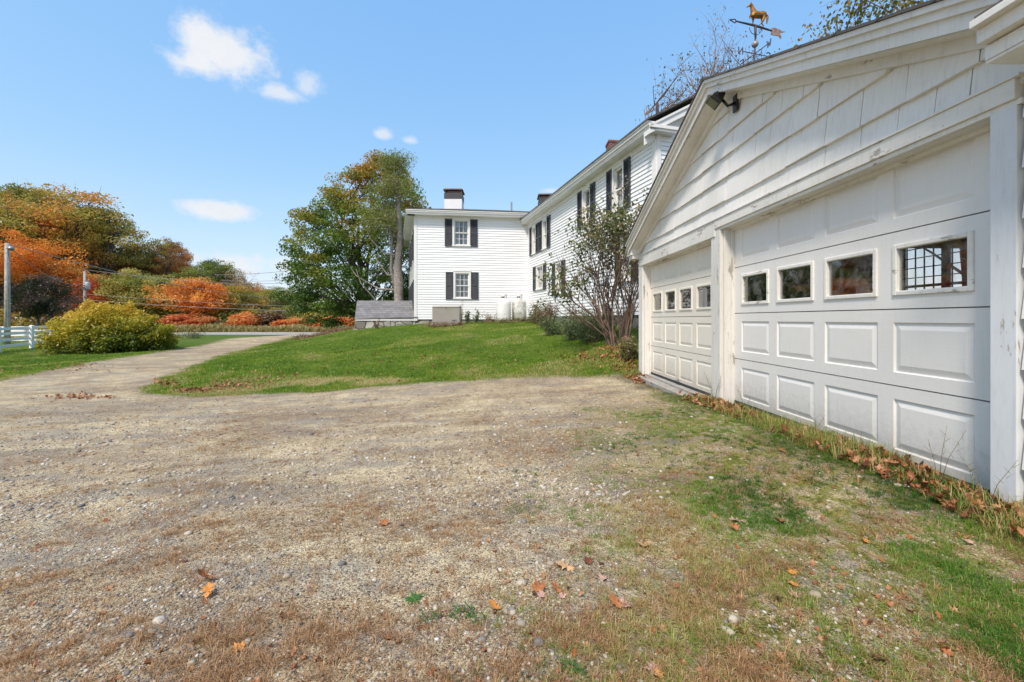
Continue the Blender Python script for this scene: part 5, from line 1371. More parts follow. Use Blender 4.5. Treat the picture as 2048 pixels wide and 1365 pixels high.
L = dict(
    orange=m_leaf('orange_maple_leaves', [(0.456, 0.148, 0.023), (0.707, 0.239, 0.034), (0.844, 0.319, 0.057), (0.850, 0.433, 0.091), (0.707, 0.456, 0.137)], .45),
    rustg=m_leaf('orange_and_olive_leaves', [(0.205, 0.217, 0.040), (0.296, 0.285, 0.051), (0.410, 0.331, 0.063), (0.570, 0.331, 0.063), (0.844, 0.296, 0.057)], .5),
    olive=m_leaf('olive_oak_leaves', [(0.171, 0.194, 0.034), (0.274, 0.274, 0.051), (0.399, 0.353, 0.068), (0.547, 0.376, 0.080), (0.684, 0.353, 0.080)], .5),
    green=m_leaf('dull_green_leaves', [(0.114, 0.171, 0.028), (0.194, 0.251, 0.040), (0.285, 0.319, 0.057), (0.410, 0.376, 0.080), (0.570, 0.376, 0.091)], .5),
    willow=m_leaf('pale_green_leaves', [(0.182, 0.228, 0.046), (0.296, 0.319, 0.068), (0.410, 0.388, 0.091), (0.502, 0.422, 0.103), (0.570, 0.365, 0.091)], .5),
    red=m_leaf('red_orange_leaves', [(.35, .05, .015), (.52, .10, .02), (.60, .15, .03), (.45, .14, .04)]),
    brown=m_leaf('russet_brown_leaves', [(0.296, 0.171, 0.068), (0.479, 0.239, 0.080), (0.616, 0.274, 0.080), (0.684, 0.274, 0.091)], .5),
    purple=m_leaf('dark_purple_green_leaves', [(.018, .028, .012), (.03, .045, .018), (.06, .06, .03), (.13, .09, .08), (.20, .14, .12)]),
    yellow=m_leaf('yellow_orange_leaves', [(.20, .16, .03), (.36, .25, .04), (.50, .30, .05), (.55, .24, .05)]),
    maple=m_leaf('turning_maple_leaves', [(.045, .10, .010), (.075, .15, .014), (.12, .20, .02), (.19, .24, .028), (.33, .28, .035), (.48, .26, .04), (.52, .19, .035)], .45),
    pine=m_leaf('grey_green_needles', [(.10, .14, .03), (.17, .21, .045), (.26, .28, .06), (.32, .27, .06)], .45),
    bush=m_leaf('yellow_green_shrub_leaves', [(.07, .12, .01), (.18, .21, .015), (.38, .33, .022), (.58, .43, .035), (.68, .46, .06)], .45),
    sumac=m_leaf('orange_sumac_leaves', [(.55, .13, .04), (.74, .23, .06), (.78, .34, .10), (.72, .44, .16)], .4),
    sumacr=m_leaf('red_sumac_leaves', [(.44, .09, .03), (.64, .18, .06), (.70, .28, .10), (.50, .32, .09)], .4),
    lilac=m_leaf('lilac_leaves', [(.04, .07, .015), (.085, .125, .03), (.16, .18, .06), (.27, .22, .09), (.26, .13, .05)], .3),
    reed=m_leaf('dry_grass_stems', [(.18, .20, .05), (.30, .27, .09), (.45, .35, .17), (.26, .27, .06), (.40, .26, .12)], .3),
    under=m_leaf('undergrowth_leaves', [(0.091, 0.114, 0.034), (0.148, 0.160, 0.051), (0.228, 0.194, 0.080), (0.365, 0.205, 0.091)], .3),
    garden=m_leaf('garden_plant_leaves', [(.04, .085, .03), (.08, .14, .05), (.14, .19, .08), (.22, .22, .11)], .3),
    deadp=m_leaf('dead_perennial_stems', [(.10, .055, .03), (.18, .10, .055), (.28, .18, .10), (.20, .16, .07)], .2))
# crown variants, unit height
VAR = {}
VAR['round'] = tree_meshes(11, 190, 120, .0075, (.38, .38, .36), .58, .040)
VAR['round2'] = tree_meshes(12, 190, 120, .0075, (.42, .40, .37), .57, .043)
VAR['tall'] = tree_meshes(13, 170, 110, .008, (.30, .30, .40), .57, .038)
VAR['open'] = tree_meshes(14, 190, 90, .0066, (.42, .42, .30), .66, .036, split=2, flat=.45)
VAR['open2'] = tree_meshes(15, 190, 90, .0066, (.40, .40, .33), .64, .036, split=2, flat=.45)
VAR['low'] = tree_meshes(16, 170, 105, .0105, (.46, .46, .44), .48, .050, trunk_r=.014)
VAR['shrub'] = tree_meshes(19, 130, 46, .030, (.46, .46, .46), .48, .075, trunk_r=.014, flat=.8)
VAR['bare'] = tree_meshes(17, 110, 3, .009, (.34, .34, .40), .58, .03, bare=True, trunk_r=.014, split=3, trunk_top=.8)
VAR['bare2'] = tree_meshes(18, 120, 2, .007, (.36, .36, .42), .56, .03, bare=True, trunk_r=.012, split=3, trunk_top=.85)
for k, (a, b) in VAR.items():
    a.materials.append(M['bark']); b.materials.append(L['green'])

def crown_size(cm):
    v = np.zeros(len(cm.vertices) * 3, np.float32); cm.vertices.foreach_get('co', v); v = v.reshape(-1, 3)
    return float(np.percentile(np.abs(v[:, :2] - np.median(v[:, :2], 0)), 98.5) * 2), float(np.percentile(v[:, 2], 99.6))
SIZES = {k: crown_size(b) for k, (a, b) in VAR.items()}
def place_tree(name, x, y, height, width, var, mat, label, cat='tree', rot=None, group=None, bark='bark', wr_=None, sink=0.0, z=None):
    tm, cm = VAR[var]; z = g(x, y) if z is None else z
    e = empty(name, (x, y, z - sink), label, cat, group); e.rotation_euler = (0, 0, rot if rot is not None else random.uniform(0, 6.28))
    nw, nh = SIZES[var]; sx = width / nw; e.scale = (sx, sx, height / nh)
    for nm, me, m in (('trunk', tm, M[bark]), ('crown', cm, L[mat])):
        o = bpy.data.objects.new(nm, me); COL.objects.link(o); o.parent = e
        o.material_slots[0].link = 'OBJECT'; o.material_slots[0].material = m
    return e
def tree_px(name, u, vtop, wpx, d, var, mat, label, cat='tree', bark='bark', rot=None):
    x = (u - CX) * d / FPX; z = g(x, d); h = CAMZ + (HY - vtop) * d / FPX - z
    return place_tree(name, x, d, h * 1.02, wpx * 1.28 * d / FPX, var, mat, label, cat, rot, 'trees beyond the road' if d > 60 else None, bark)

for a in [
    ('maple_tree', 14, 446, 130, 66, 'round', 'orange', 'bright orange maple at the left edge behind the lamp pole'),
    ('oak_tree', -60, 385, 230, 84, 'round2', 'olive', 'tall orange and olive tree cut by the left edge of the picture'),
    ('oak_tree', 50, 380, 170, 82, 'open', 'rustg', 'tall tree with orange and olive crown above the lamp pole'),
    ('oak_tree', 112, 374, 200, 78, 'open2', 'rustg', 'tall spreading tree with orange patches rising above the dark small tree'),
    ('oak_tree', 192, 420, 130, 80, 'open', 'olive', 'olive crowned oak stepping down right of the tallest tree'),
    ('oak_tree', 150, 470, 150, 88, 'round', 'olive', 'dull olive tree filling the gap behind the transformer pole'),
    ('dark_tree', 76, 556, 86, 50, 'low', 'purple', 'small dark purple green tree standing between lamp pole and yellow bush'),
    ('maple_tree', 100, 520, 120, 70, 'round2', 'orange', 'orange maple low behind the small dark tree'),
    ('maple_tree', 205, 560, 70, 70, 'low', 'red', 'small red orange tree right behind the transformer pole'),
    ('ash_tree', 258, 484, 95, 86, 'open2', 'olive', 'olive tree whose crown meets the sky left of the reddish crown'),
    ('willow_tree', 262, 545, 105, 72, 'low', 'willow', 'pale green bushy tree above the right half of the yellow bush'),
    ('oak_tree', 300, 500, 80, 92, 'round', 'olive', 'olive brown tree between two taller crowns above the yellow bush'),
    ('maple_tree', 345, 486, 76, 90, 'open', 'brown', 'reddish brown thin crown rising against the sky left of centre'),
    ('oak_tree', 325, 556, 100, 74, 'low', 'willow', 'yellow green rounded tree beside the orange maple'),
    ('maple_tree', 398, 560, 96, 70, 'low', 'orange', 'glowing orange maple between two green trees right of the yellow bush'),
    ('maple_tree', 372, 530, 60, 94, 'round', 'rustg', 'partly orange tree peeping over the orange maple'),
    ('oak_tree', 425, 524, 100, 86, 'open', 'green', 'green flat topped tree above and right of the orange maple'),
    ('oak_tree', 455, 575, 95, 76, 'low', 'olive', 'olive tree standing in front of the bare grey one'),
    ('bare_tree', 474, 538, 48, 84, 'bare', 'brown', 'leafless grey tree sticking up right of the flat topped green tree'),
    ('oak_tree', 500, 570, 66, 96, 'round', 'brown', 'russet tree right of the leafless grey tree'),
    ('oak_tree', 548, 576, 84, 92, 'round2', 'green', 'green round topped tree beneath the service cables'),
    ('bare_tree', 524, 592, 76, 78, 'bare2', 'brown', 'bushy leafless grey tree low in front of the green round topped one'),
    ('oak_tree', 585, 592, 60, 104, 'round', 'yellow', 'yellow orange small tree just left of the big maple'),
    ('oak_tree', 600, 612, 84, 84, 'low', 'green', 'low green tree behind the left foot of the big maple'),
    ('oak_tree', 555, 618, 70, 76, 'low', 'olive', 'low olive tree just behind the sumac, right of the grey bushy tree'),
    ('oak_tree', 650, 618, 70, 98, 'low', 'green', 'distant low dark green tree under the big maple crown'),
    ('oak_tree', 5, 500, 150, 92, 'round', 'orange', 'far orange tree behind the lamp pole, deeper than its neighbours'),
    ('oak_tree', 700, 626, 80, 150, 'low', 'green', 'far low green tree seen under the maple beside the cellar entry'),
    ('oak_tree', 232, 506, 90, 98, 'tall', 'rustg', 'russet and olive tree filling the gap right of the tall spreading tree'),
    ('oak_tree', 285, 520, 90, 100, 'round2', 'green', 'plain green tree behind the pale green bushy one'),
    ('oak_tree', 318, 512, 60, 102, 'tall', 'yellow', 'narrow yellowing tree left of the reddish brown crown'),
    ('oak_tree', 380, 520, 80, 100, 'round', 'olive', 'olive tree seen between the reddish brown crown and the flat topped green one'),
    ('oak_tree', 440, 548, 90, 102, 'round2', 'rustg', 'mixed rust and olive tree behind the leafless grey one'),
    ('oak_tree', 515, 572, 90, 104, 'tall', 'olive', 'slim olive tree left of the green round topped tree'),
    ('oak_tree', 572, 590, 80, 106, 'round', 'rustg', 'rusty tree closing the tree line before the big maple'),
    ('oak_tree', 620, 604, 90, 108, 'round2', 'green', 'last green tree of the line, partly behind the big maple'),
    ('oak_tree', 165, 440, 100, 94, 'tall', 'rustg', 'deeper orange green tree just left of the transformer pole'),
]: tree_px(*a)
# shrubs along the far roadside
sh_px = [(322, 640, 60, 68, 'under', 'olive brown shrub at the roadside right behind the yellow bush'), (362, 630, 62, 66, 'sumacr', 'dull red sumac thicket nearest the yellow bush'),
         (405, 637, 60, 65, 'sumacr', 'second dull red sumac from the yellow bush'), (448, 642, 52, 66, 'under', 'green brown shrub in a gap of the sumac row'),
         (490, 630, 66, 65, 'sumac', 'orange sumac in front of the leafless grey tree'), (535, 627, 66, 67, 'brownb', 'brown twiggy shrub between the orange sumacs'),
         (578, 640, 60, 65, 'sumac', 'orange sumac right of the brown twiggy shrub'), (618, 641, 54, 65, 'sumac', 'bright orange sumac, second from the cellar entry'),
         (662, 636, 64, 66, 'sumac', 'large glowing orange sumac beside the cellar entry'), (705, 638, 50, 66, 'sumac', 'orange sumac partly hidden by the cellar entry'),
         (468, 648, 40, 64, 'sumacr', 'small red sumac tucked in the roadside grass'), (345, 648, 36, 64, 'sumacr', 'small rusty sumac low at the roadside by the yellow bush')]
L['brownb'] = L['deadp']
for (u, v, w, d, m, lab) in sh_px:
    x = (u - CX) * d / FPX; z = g(x, d); place_tree('sumac_shrub' if 'sumac' in m else 'shrub', x, d, (CAMZ + (HY - v) * d / FPX - z) * 1.08, w * d / FPX * 1.05, 'shrub', m, lab, 'shrub', group='roadside shrubs')
# undergrowth and reeds as uncountable masses
def mass(name, pts, n, hgt, leaf, mat, label, tint=(0, 1), seed=1, cat='undergrowth', drift=None, zlow=0.0, thick=1.2):
    r_ = np.random.default_rng(seed); pts = np.array(pts, float)
    seg = r_.integers(0, len(pts) - 1, n); t = r_.random(n); p = pts[seg] * (1 - t[:, None]) + pts[seg + 1] * t[:, None]
    x = p[:, 0] + r_.normal(0, thick, n); y = p[:, 1] + r_.normal(0, thick, n); hh = p[:, 2] * (.55 + .75 * fbm(x * .35, y * .35, seed, 3))
    z = gz(x, y) + hh * (r_.random(n) ** .8) + zlow
    C = np.stack([x, y, z], -1); V, m = leaf_quads(C, 1, leaf, np.full(n, .05), 1, r_, drift=drift, aspect=.5 if drift is None else .12)
    tt = np.clip(fbm(x * .5, y * .5, seed + 3, 3) * 1.6 - .3 + r_.normal(0, .12, n), tint[0], tint[1])
    o = np_obj(name, np_mesh(name, V, quads=np.arange(m * 4).reshape(-1, 4), tint=np.repeat(tt, 4)), L[mat]); tag(o, label, cat, kind='stuff')
mass('woods_undergrowth', [(-110, 92, 9), (-80, 92, 9), (-58, 96, 7), (-44, 96, 5.5), (-30, 100, 4), (-10, 110, 3.5), (30, 120, 4)], 30000, 0, .34, 'under', 'dense undergrowth at the foot of the far tree line', seed=4, thick=2.0)
mass('woods_undergrowth', [(-100, 76, 4.2), (-70, 74, 4.2), (-52, 72, 3.4), (-40, 72, 3), (-26, 72, 2.2), (-8, 72, 1.8)], 22000, 0, .22, 'rustg', 'orange and brown brush along the far side of the road', seed=6, thick=1.6)
mass('roadside_grass', [(-70, 62.5, 1.0), (-50, 62.3, 1.1), (-34, 62, 1.0), (-20, 62, .9), (-5, 62.5, .8)], 15000, 0, .26, 'reed', 'dry tan grass and weeds on the far verge of the road', seed=8, cat='grass', drift=1.0, thick=.5)
mass('distant_woods', [(-60, 330, 16), (-20, 340, 15), (30, 330, 16), (120, 330, 18)], 16000, 0, 1.3, 'green', 'hazy far off wood on the horizon under the maple', seed=9, cat='woods', thick=6)
mass('pasture_weeds', [(-60, 40, .5), (-45, 38, .5), (-36, 36, .5)], 5000, 0, .14, 'reed', 'dry weeds behind the white fence', seed=10, cat='weeds', drift=.8, thick=2)
mass('verge_weeds', [at(598, 672, 31)[:2] + (.35,), at(640, 665, 25.5)[:2] + (.3,), at(700, 657, 22.4)[:2] + (.22,)], 3600, 0, .09, 'deadp', 'grey green weeds along the crest of the lawn by the cellar entry', seed=11, cat='weeds', drift=.7, thick=.25)

# big maple
def maple():
    d = 33; x = (728 - CX) * d / FPX; z = g(x, d)
    PR = ([.05, .12, .25, .43, .55, .65, .75, .86, .95, 1.0], [.55, .85, 1, .98, .88, .76, .64, .48, .28, .04], [0, 0, 0, .02, .06, .1, .14, .18, .2, .2])
    tm, cm = tree_meshes(41, 560, 150, .0062, (.5, .42, .50), .5, .034, trunk_r=.024, split=4, flat=.42, tintgrad=.75, tbase=.33, nfreq=8, namp=.9, prof=PR)
    tm.materials.append(M['bark']); cm.materials.append(L['maple'])
    e = empty('maple_tree', (x, d, z), 'big spreading maple, green below and turning orange on top, beside the house', 'tree')
    H = CAMZ + (HY - 322) * d / FPX - z; nw, nh = crown_size(cm); e.scale = (292 * d / FPX / nw,) * 2 + (H / nh,); e.rotation_euler = (0, 0, 0)
    for nm, me in (('trunk', tm), ('crown', cm)):
        o = bpy.data.objects.new(nm, me); COL.objects.link(o); o.parent = e
maple()
def pine():
    d = 27.5; x = (797 - CX) * d / FPX; z = g(x, d); H = CAMZ + (HY - 306) * d / FPX - z; r = random.Random(5); r_ = np.random.default_rng(5)
    e = empty('pine_tree', (x, d, z), 'old pine with pale bare trunk and thin grey green crown in front of the maple', 'tree')
    mb = MB(); pts = [(0, 0, -.3), (.03, 0, H * .15), (-.05, 0, H * .35), (.1, 0, H * .5), (.0, 0, H * .7), (-.35, 0, H * .98)]; rr = [.40, .30, .26, .2, .12, .03]; mb.tube(pts, rr, 10)
    mb.tube([(-.12, 0, H * .2), (-.5, .1, H * .34), (-.42, 0, H * .52), (-.9, 0, H * .68)], [.14, .11, .09, .03], 7)
    C = []
    for k in range(64):
        zz = H * r.uniform(.50, .99); a = r.uniform(0, 6.28); l = (1.05 - zz / H) * H * .30 * r.uniform(.5, 1.25) + .35
        if r.random() < .5: a = math.pi + r.uniform(-1.0, 1.0); l *= 1.25
        s = Vector((0, 0, zz)); t = s + Vector((math.cos(a) * l, math.sin(a) * l, l * r.uniform(-.15, .35)))
        mb.tube([s, s.lerp(t, .5) + Vector((0, 0, .12)), t], [.03, .02, .007], 4, False)
        for j in range(4): C.append(tuple(s.lerp(t, .4 + .2 * j) + Vector((r.uniform(-.2, .2), r.uniform(-.2, .2), r.uniform(-.05, .25)))))
    for (a, zz, l, dz) in ((3.0, .30, 1.5, 1.1), (3.3, .22, 2.6, .9), (3.6, .12, 2.3, 1.5), (.3, .35, .8, .8), (3.1, .42, 1.8, 1.0), (2.8, .06, 2.4, .8)):
        s = Vector((0, 0, zz * H)); mb.tube([s, s + Vector((math.cos(a) * l * .5, math.sin(a) * l * .3, .1)), s + Vector((math.cos(a) * l, math.sin(a) * l, dz)), s + Vector((math.cos(a) * l * 1.15, math.sin(a) * l, dz * 1.6))], [.07, .05, .035, .012], 6, False)
    o = mb.build('trunk', M['barkl'], None, smooth=True); o.parent = e
    C = np.array(C); V, n = leaf_quads(C, 60, .065, np.full(len(C), .46), .5, r_, aspect=.32)
    o = np_obj('crown', np_mesh('crown', V, quads=np.arange(n * 4).reshape(-1, 4), tint=np.repeat(np.clip(np.repeat(r_.random(len(C)), 60) * .7 + r_.normal(.15, .1, n), 0, 1), 4)), L['pine']); o.parent = e
pine()

# yellow green bush beside the driveway
def bush():
    r_ = np.random.default_rng(21); d = 22.3; cx0 = (228 - CX) * d / FPX; z0 = g(cx0, d - .6)
    e = empty('forsythia_bush', (cx0, d, z0), 'wide rounded bush, yellow on top and green below, beside the driveway', 'bush')
    n = 430; C = []
    while len(C) < n:
        v = r_.normal(0, 1, 3); v /= np.linalg.norm(v); v[2] = abs(v[2]) if r_.random() < .85 else v[2]
        k = .72 + .28 * r_.random() if r_.random() < .8 else r_.random()
        k *= 1 + .09 * math.sin(v[0] * 7 + v[2] * 3) + .06 * math.sin(v[0] * 13 + 1)
        p = np.array([v[0] * 2.7, v[1] * 2.1, v[2] * (2.25 - .34 * (v[0] + .35)) * .93 + .28]) * np.array([k, k, k])
        if p[2] < .1: p[2] = .1 + .25 * r_.random()
        C.append(p)
    for _ in range(90):
        q = C[r_.integers(0, n)] * (1.02 + .16 * r_.random()); q[2] = abs(q[2]) + .05 + .12 * r_.random(); C.append(q)
    n = len(C); C = np.array(C); per = 90
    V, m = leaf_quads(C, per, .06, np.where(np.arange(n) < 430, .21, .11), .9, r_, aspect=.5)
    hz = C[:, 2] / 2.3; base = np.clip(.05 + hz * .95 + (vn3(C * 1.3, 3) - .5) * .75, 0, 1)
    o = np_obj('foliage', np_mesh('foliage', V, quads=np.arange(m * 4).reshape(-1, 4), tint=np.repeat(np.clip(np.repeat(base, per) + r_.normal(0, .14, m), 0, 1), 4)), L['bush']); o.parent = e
    mb = MB(); r = random.Random(3)
    for i in range(70):
        c = C[i]; mb.tube([(c[0] * .2, c[1] * .2, -.05), (c[0] * .6, c[1] * .6, c[2] * .6), tuple(c), (c[0] * 1.06, c[1] * 1.06, c[2] + .16)], [.03, .02, .01, .004], 4, False)
    o = mb.build('stems', M['bark'], None); o.parent = e
bush()
mass('bush_skirt_grass', [at(300, 678, 30)[:2] + (.3,), at(385, 671, 38)[:2] + (.5,), at(395, 671, 39)[:2] + (.5,)], 900, 0, .12, 'under', 'tuft of rough grass by the far end of the driveway', seed=14, cat='grass', drift=.8, thick=.3)

# lilac by the garage corner
def lilac():
    r = random.Random(31); r_ = np.random.default_rng(31); x, y = (1238 - CX) * 9.6 / FPX, 9.6; z = g(x, y)
    e = empty('lilac_shrub', (x, y, z), 'tall leggy lilac with many dark stems and sparse leaves beside the garage corner', 'shrub')
    mb = MB(); tips = []
    def grow(p, dvec, l, rad, depth):
        pts = [p]; d_ = dvec.normalized(); q = p
        for i in range(3):
            d_ = (d_ + Vector((r.uniform(-.22, .22), r.uniform(-.22, .22), r.uniform(-.05, .16)))).normalized(); q = q + d_ * l / 3; pts.append(q)
        mb.tube(pts, [rad, rad * .85, rad * .7, rad * .5], 5 if rad > .01 else 3, False)
        if depth == 0 or rad < .0025: tips.append((q, d_)); return
        for k in range(r.choice((2, 2, 3))):
            s = pts[r.choice((2, 3, 3))]; grow(s, d_ + Vector((r.uniform(-.6, .6), r.uniform(-.4, .4), r.uniform(-.15, .6))), l * r.uniform(.6, .9), rad * r.uniform(.5, .7), depth - 1)
        if depth <= 2: tips.append((q, d_))
    for k in range(27):
        a = r.uniform(0, 6.28); rr = r.uniform(.02, .34); ln = r.uniform(.1, .5) if k > 4 else .9
        dv = Vector((math.cos(a) * .22 - .04, math.sin(a) * .22, 1.0 + r.uniform(0, .5)))
        if k in (5, 6, 7): dv = Vector((-.9, r.uniform(-.2, .3), .75))
        if k in (8,): dv = Vector((-1.0, .1, .7))
        grow(Vector((math.cos(a) * rr, math.sin(a) * rr, -.05)), dv, r.uniform(.75, 1.15), r.uniform(.014, .034), 4)
    o = mb.build('stems', M['barkd'], None, smooth=True); o.parent = e
    T = np.array([tuple(t) for t, _ in tips]); keep = (r_.random(len(T)) < .2 + .5 * sstep(.5, .62, vnoise(T[:, 0] * 1.6, T[:, 2] * 1.6 + 5, 3))) ; C = T[keep]
    V, m = leaf_quads(C, 10, .038, np.full(len(C), .09), .9, r_, aspect=.6)
    o = np_obj('leaves', np_mesh('leaves', V, quads=np.arange(m * 4).reshape(-1, 4), tint=np.repeat(np.clip(np.repeat(vn3(C * 2, 9), 10) * 1.1 - .1 + r_.normal(0, .15, m), 0, 1), 4)), L['lilac']); o.parent = e
lilac()

def plant(u, v, d, w, h, n, leaf, mat, label, name='garden_plant', cat='plant', upright=.6, seed=1, stem=True, z=None):
    r_ = np.random.default_rng(seed); x = (u - CX) * d / FPX; z = g(x, d) if z is None else z
    e = empty(name, (x, d, z), label, cat); mb = MB(); C = []
    for k in range(max(10, n // 45)):
        a = r_.random() * 6.28; rr = r_.random() ** .6; t = Vector((math.cos(a) * rr * w / 2, math.sin(a) * rr * w / 3, h * (.5 + .55 * r_.random()) * (1 - .45 * rr * (1 - upright))))
        mb.tube([(t.x * .3, t.y * .3, -.03), (t.x * .7, t.y * .7, t.z * .55), tuple(t)], [.006, .005, .002], 3, False)
        for j in range(5): q = Vector((t.x * .3, t.y * .3, 0)).lerp(t, .25 + .19 * j); C.append(tuple(q))
    C = np.array(C); per = max(4, n // len(C)); V, m = leaf_quads(C, per, leaf, np.full(len(C), w * .07 + .02), .8, r_, aspect=.35, drift=.5 if upright > .7 else None)
    o = mb.build('stems', M['stalk'], None); o.parent = e
    o = np_obj('foliage', np_mesh('foliage', V, quads=np.arange(m * 4).reshape(-1, 4), tint=np.repeat(np.clip(np.repeat(r_.random(len(C)), per) * .8 + r_.normal(.1, .12, m), 0, 1), 4)), L[mat]); o.parent = e
plant(1092, 640, 15.6, .95, 0.90, 2550, .035, 'deadp', 'clump of dead reddish brown perennials against the wing wall', upright=.9, seed=2)
plant(1106, 620, 15.9, .5, .80, 350, .035, 'garden', 'green leafy top sticking out behind the brown perennials', upright=.6, seed=3)
plant(1108, 650, 12.9, .9, 0.58, 2040, .03, 'garden', 'grey green low plant at the lawn edge below the brown perennials', seed=4)
plant(1072, 640, 17.8, .7, 0.90, 1190, .035, 'garden', 'grey green bush left of the brown perennials', seed=5)
plant(1150, 655, 11.6, 1.3, 0.70, 3230, .03, 'garden', 'wide green low plant left of the lilac foot', seed=6)
plant(1185, 660, 10.6, .9, 0.61, 2550, .028, 'garden', 'green plant crowding the lilac foot', seed=7)
plant(1165, 640, 13.2, 1.1, 0.80, 1530, .03, 'deadp', 'brown dried plants behind the green ones near the lilac', seed=8, upright=.8)
plant(1212, 640, 11.6, 1.1, 0.87, 1530, .03, 'lilac', 'yellowish leafy growth along the foundation behind the lilac', seed=9)
plant(1258, 690, 8.7, .55, 0.51, 1360, .028, 'under', 'dark brown and green low growth at the garage corner', seed=10)
plant(1060, 645, 19.4, .7, .3, 500, .035, 'under', 'low dark weeds right of the grimy propane tank', seed=11)
plant(975, 645, 20.2, 1.0, .45, 500, .035, 'deadp', 'sparse red brown plants left of the clean propane tank', seed=12, upright=.9)
plant(953, 640, 20.5, .4, .62, 120, .05, 'garden', 'single leafy green sapling between generator and tanks', seed=13)
plant(935, 640, 20.7, .35, .68, 110, .05, 'garden', 'thin green sapling close to the generator', seed=14)
plant(923, 615, 20.3, .15, 1.05, 90, .035, 'yellow', 'thin vine with yellow leaves climbing beside the generator', seed=15, upright=1)
plant(877, 655, 19.0, 1.5, .12, 1300, .035, 'deadp', 'brown dead weeds in front of the generator base', seed=16, upright=.3)
plant(915, 652, 19.0, .6, .15, 400, .035, 'deadp', 'smaller patch of dead weeds at the right foot of the generator', seed=17, upright=.3)
plant(754, 655, 20.2, .22, .45, 160, .04, 'deadp', 'lone brown weed standing before the stone cellar wall', seed=18, upright=1)
plant(1015, 648, 19.9, 1.6, .14, 900, .035, 'under', 'low weeds round the feet of the propane tanks', seed=19, upright=.3)

# trees behind the garage and wing
def back_tree(u, d, vtop, wpx, seed, dens, mat, label, leafsz, bark='barkl', per=3, ncl=150, cz=.62, cr=(.30, .30, .36), spread=.035, splits=3):
    x = (u - CX) * d / FPX; z = g(x, d); H = CAMZ + (HY - vtop) * d / FPX - z
    tm, cm = tree_meshes(seed, ncl, per, leafsz / H, cr, cz, spread, bare=dens < 1, trunk_r=.015 if dens < 1 else .012, split=splits, trunk_top=.82, lob=5)
    tm.materials.append(M[bark]); cm.materials.append(L[mat]); nw, nh = crown_size(cm); s = wpx * d / FPX / nw; H = H / nh
    e = empty('birch_tree' if dens < 1 else 'oak_tree', (x, d, z), label, 'tree'); e.scale = (s, s, H); e.rotation_euler = (0, 0, seed)
    for nm, me in (('trunk', tm), ('crown', cm)):
        o = bpy.data.objects.new(nm, me); COL.objects.link(o); o.parent = e
back_tree(1455, 21, 42, 150, 51, .5, 'yellow2', 'nearly leafless tree directly behind the weathervane', .045, bark='barkt')if False else None
L['yellow2'] = m_leaf('last_autumn_leaves', [(.10, .10, .02), (.28, .18, .04), (.45, .20, .04), (.50, .16, .03)])
M['barkt'] = m_plain('brown_twig_bark', (.20, .14, .10), .95, var=.3)
back_tree(1470, 21, 30, 190, 51, .5, 'yellow2', 'nearly leafless tree directly behind the weathervane', .075, 'barkt', 2, 210)
back_tree(1360, 20, 118, 170, 52, .5, 'yellow2', 'thin leafless tree over the wing roof, left of the weathervane', .07, 'barkt', 2, 170)
back_tree(1600, 19, 90, 90, 54, .5, 'yellow2', 'slight leafless tree just above the garage roof, right of the weathervane', .07, 'barkt', 2, 120)
back_tree(1735, 17.5, -95, 215, 53, 1, 'olive2', 'leafy olive and yellow tree over the garage roof at the top right', .09, 'bark', 34, 190, .60, (.30, .30, .38), .045)if False else None
L['olive2'] = m_leaf('olive_and_gold_leaves', [(.05, .065, .02), (.09, .11, .03), (.13, .14, .035), (.34, .22, .03), (.42, .26, .04)])
back_tree(1760, 17.5, -110, 330, 53, 1, 'olive2', 'leafy olive and yellow tree over the garage roof at the top right', .085, 'bark', 22, 210, .66, (.30, .30, .30), .04)
for i, (x, y, h, w) in enumerate(((13.5, 9.5, 6, 6), (14.5, 13.5, 7, 6), (12.5, 15.5, 5, 5))):
    place_tree('maple_tree', x, y, h, w, 'round2', 'olive' if i == 1 else 'willow', ('low olive tree seen through the latticed back window', 'taller olive tree behind the garage seen through the back window', 'pale green tree seen at the edge of the back window')[i], rot=i)
for i, (x, y, h, w) in enumerate(((-30, 1, 9, 9), (-34, 12, 10, 9), (-26, -8, 9, 8))):
    pass

# ---------------------------------------------------------------- sky, clouds, sun
SUN_AZ, SUN_EL = math.radians(-150), math.radians(52)     # azimuth from +Y, clockwise; light comes from behind left
world = bpy.data.worlds.new('World'); scene.world = world; world.use_nodes = True
nt = world.node_tree; nt.nodes.clear()
out = nt.nodes.new('ShaderNodeOutputWorld'); bg = nt.nodes.new('ShaderNodeBackground'); nt.links.new(bg.outputs[0], out.inputs[0])
sky = nt.nodes.new('ShaderNodeTexSky'); sky.sky_type = 'NISHITA'; sky.sun_disc = False; sky.sun_elevation = SUN_EL; sky.sun_rotation = SUN_AZ
sky.air_density = 1.0; sky.dust_density = .8; sky.ozone_density = 1.6; sky.altitude = 50
bg.inputs['Strength'].default_value = .12
def wm(op, a, b=0, c=None, clamp=False):
    n = nt.nodes.new('ShaderNodeMath'); n.operation = op; n.use_clamp = clamp
    for s_, v in zip(n.inputs, (a, b, c)):
        if v is None: continue
        if hasattr(v, 'links'): nt.links.new(v, s_)
        else: s_.default_value = v
    return n.outputs[0]
tc = nt.nodes.new('ShaderNodeTexCoord'); sx = nt.nodes.new('ShaderNodeSeparateXYZ'); nt.links.new(tc.outputs['Generated'], sx.inputs[0])
az = wm('ARCTAN2', sx.outputs['X'], sx.outputs['Y']); el = wm('ARCSINE', sx.outputs['Z'])
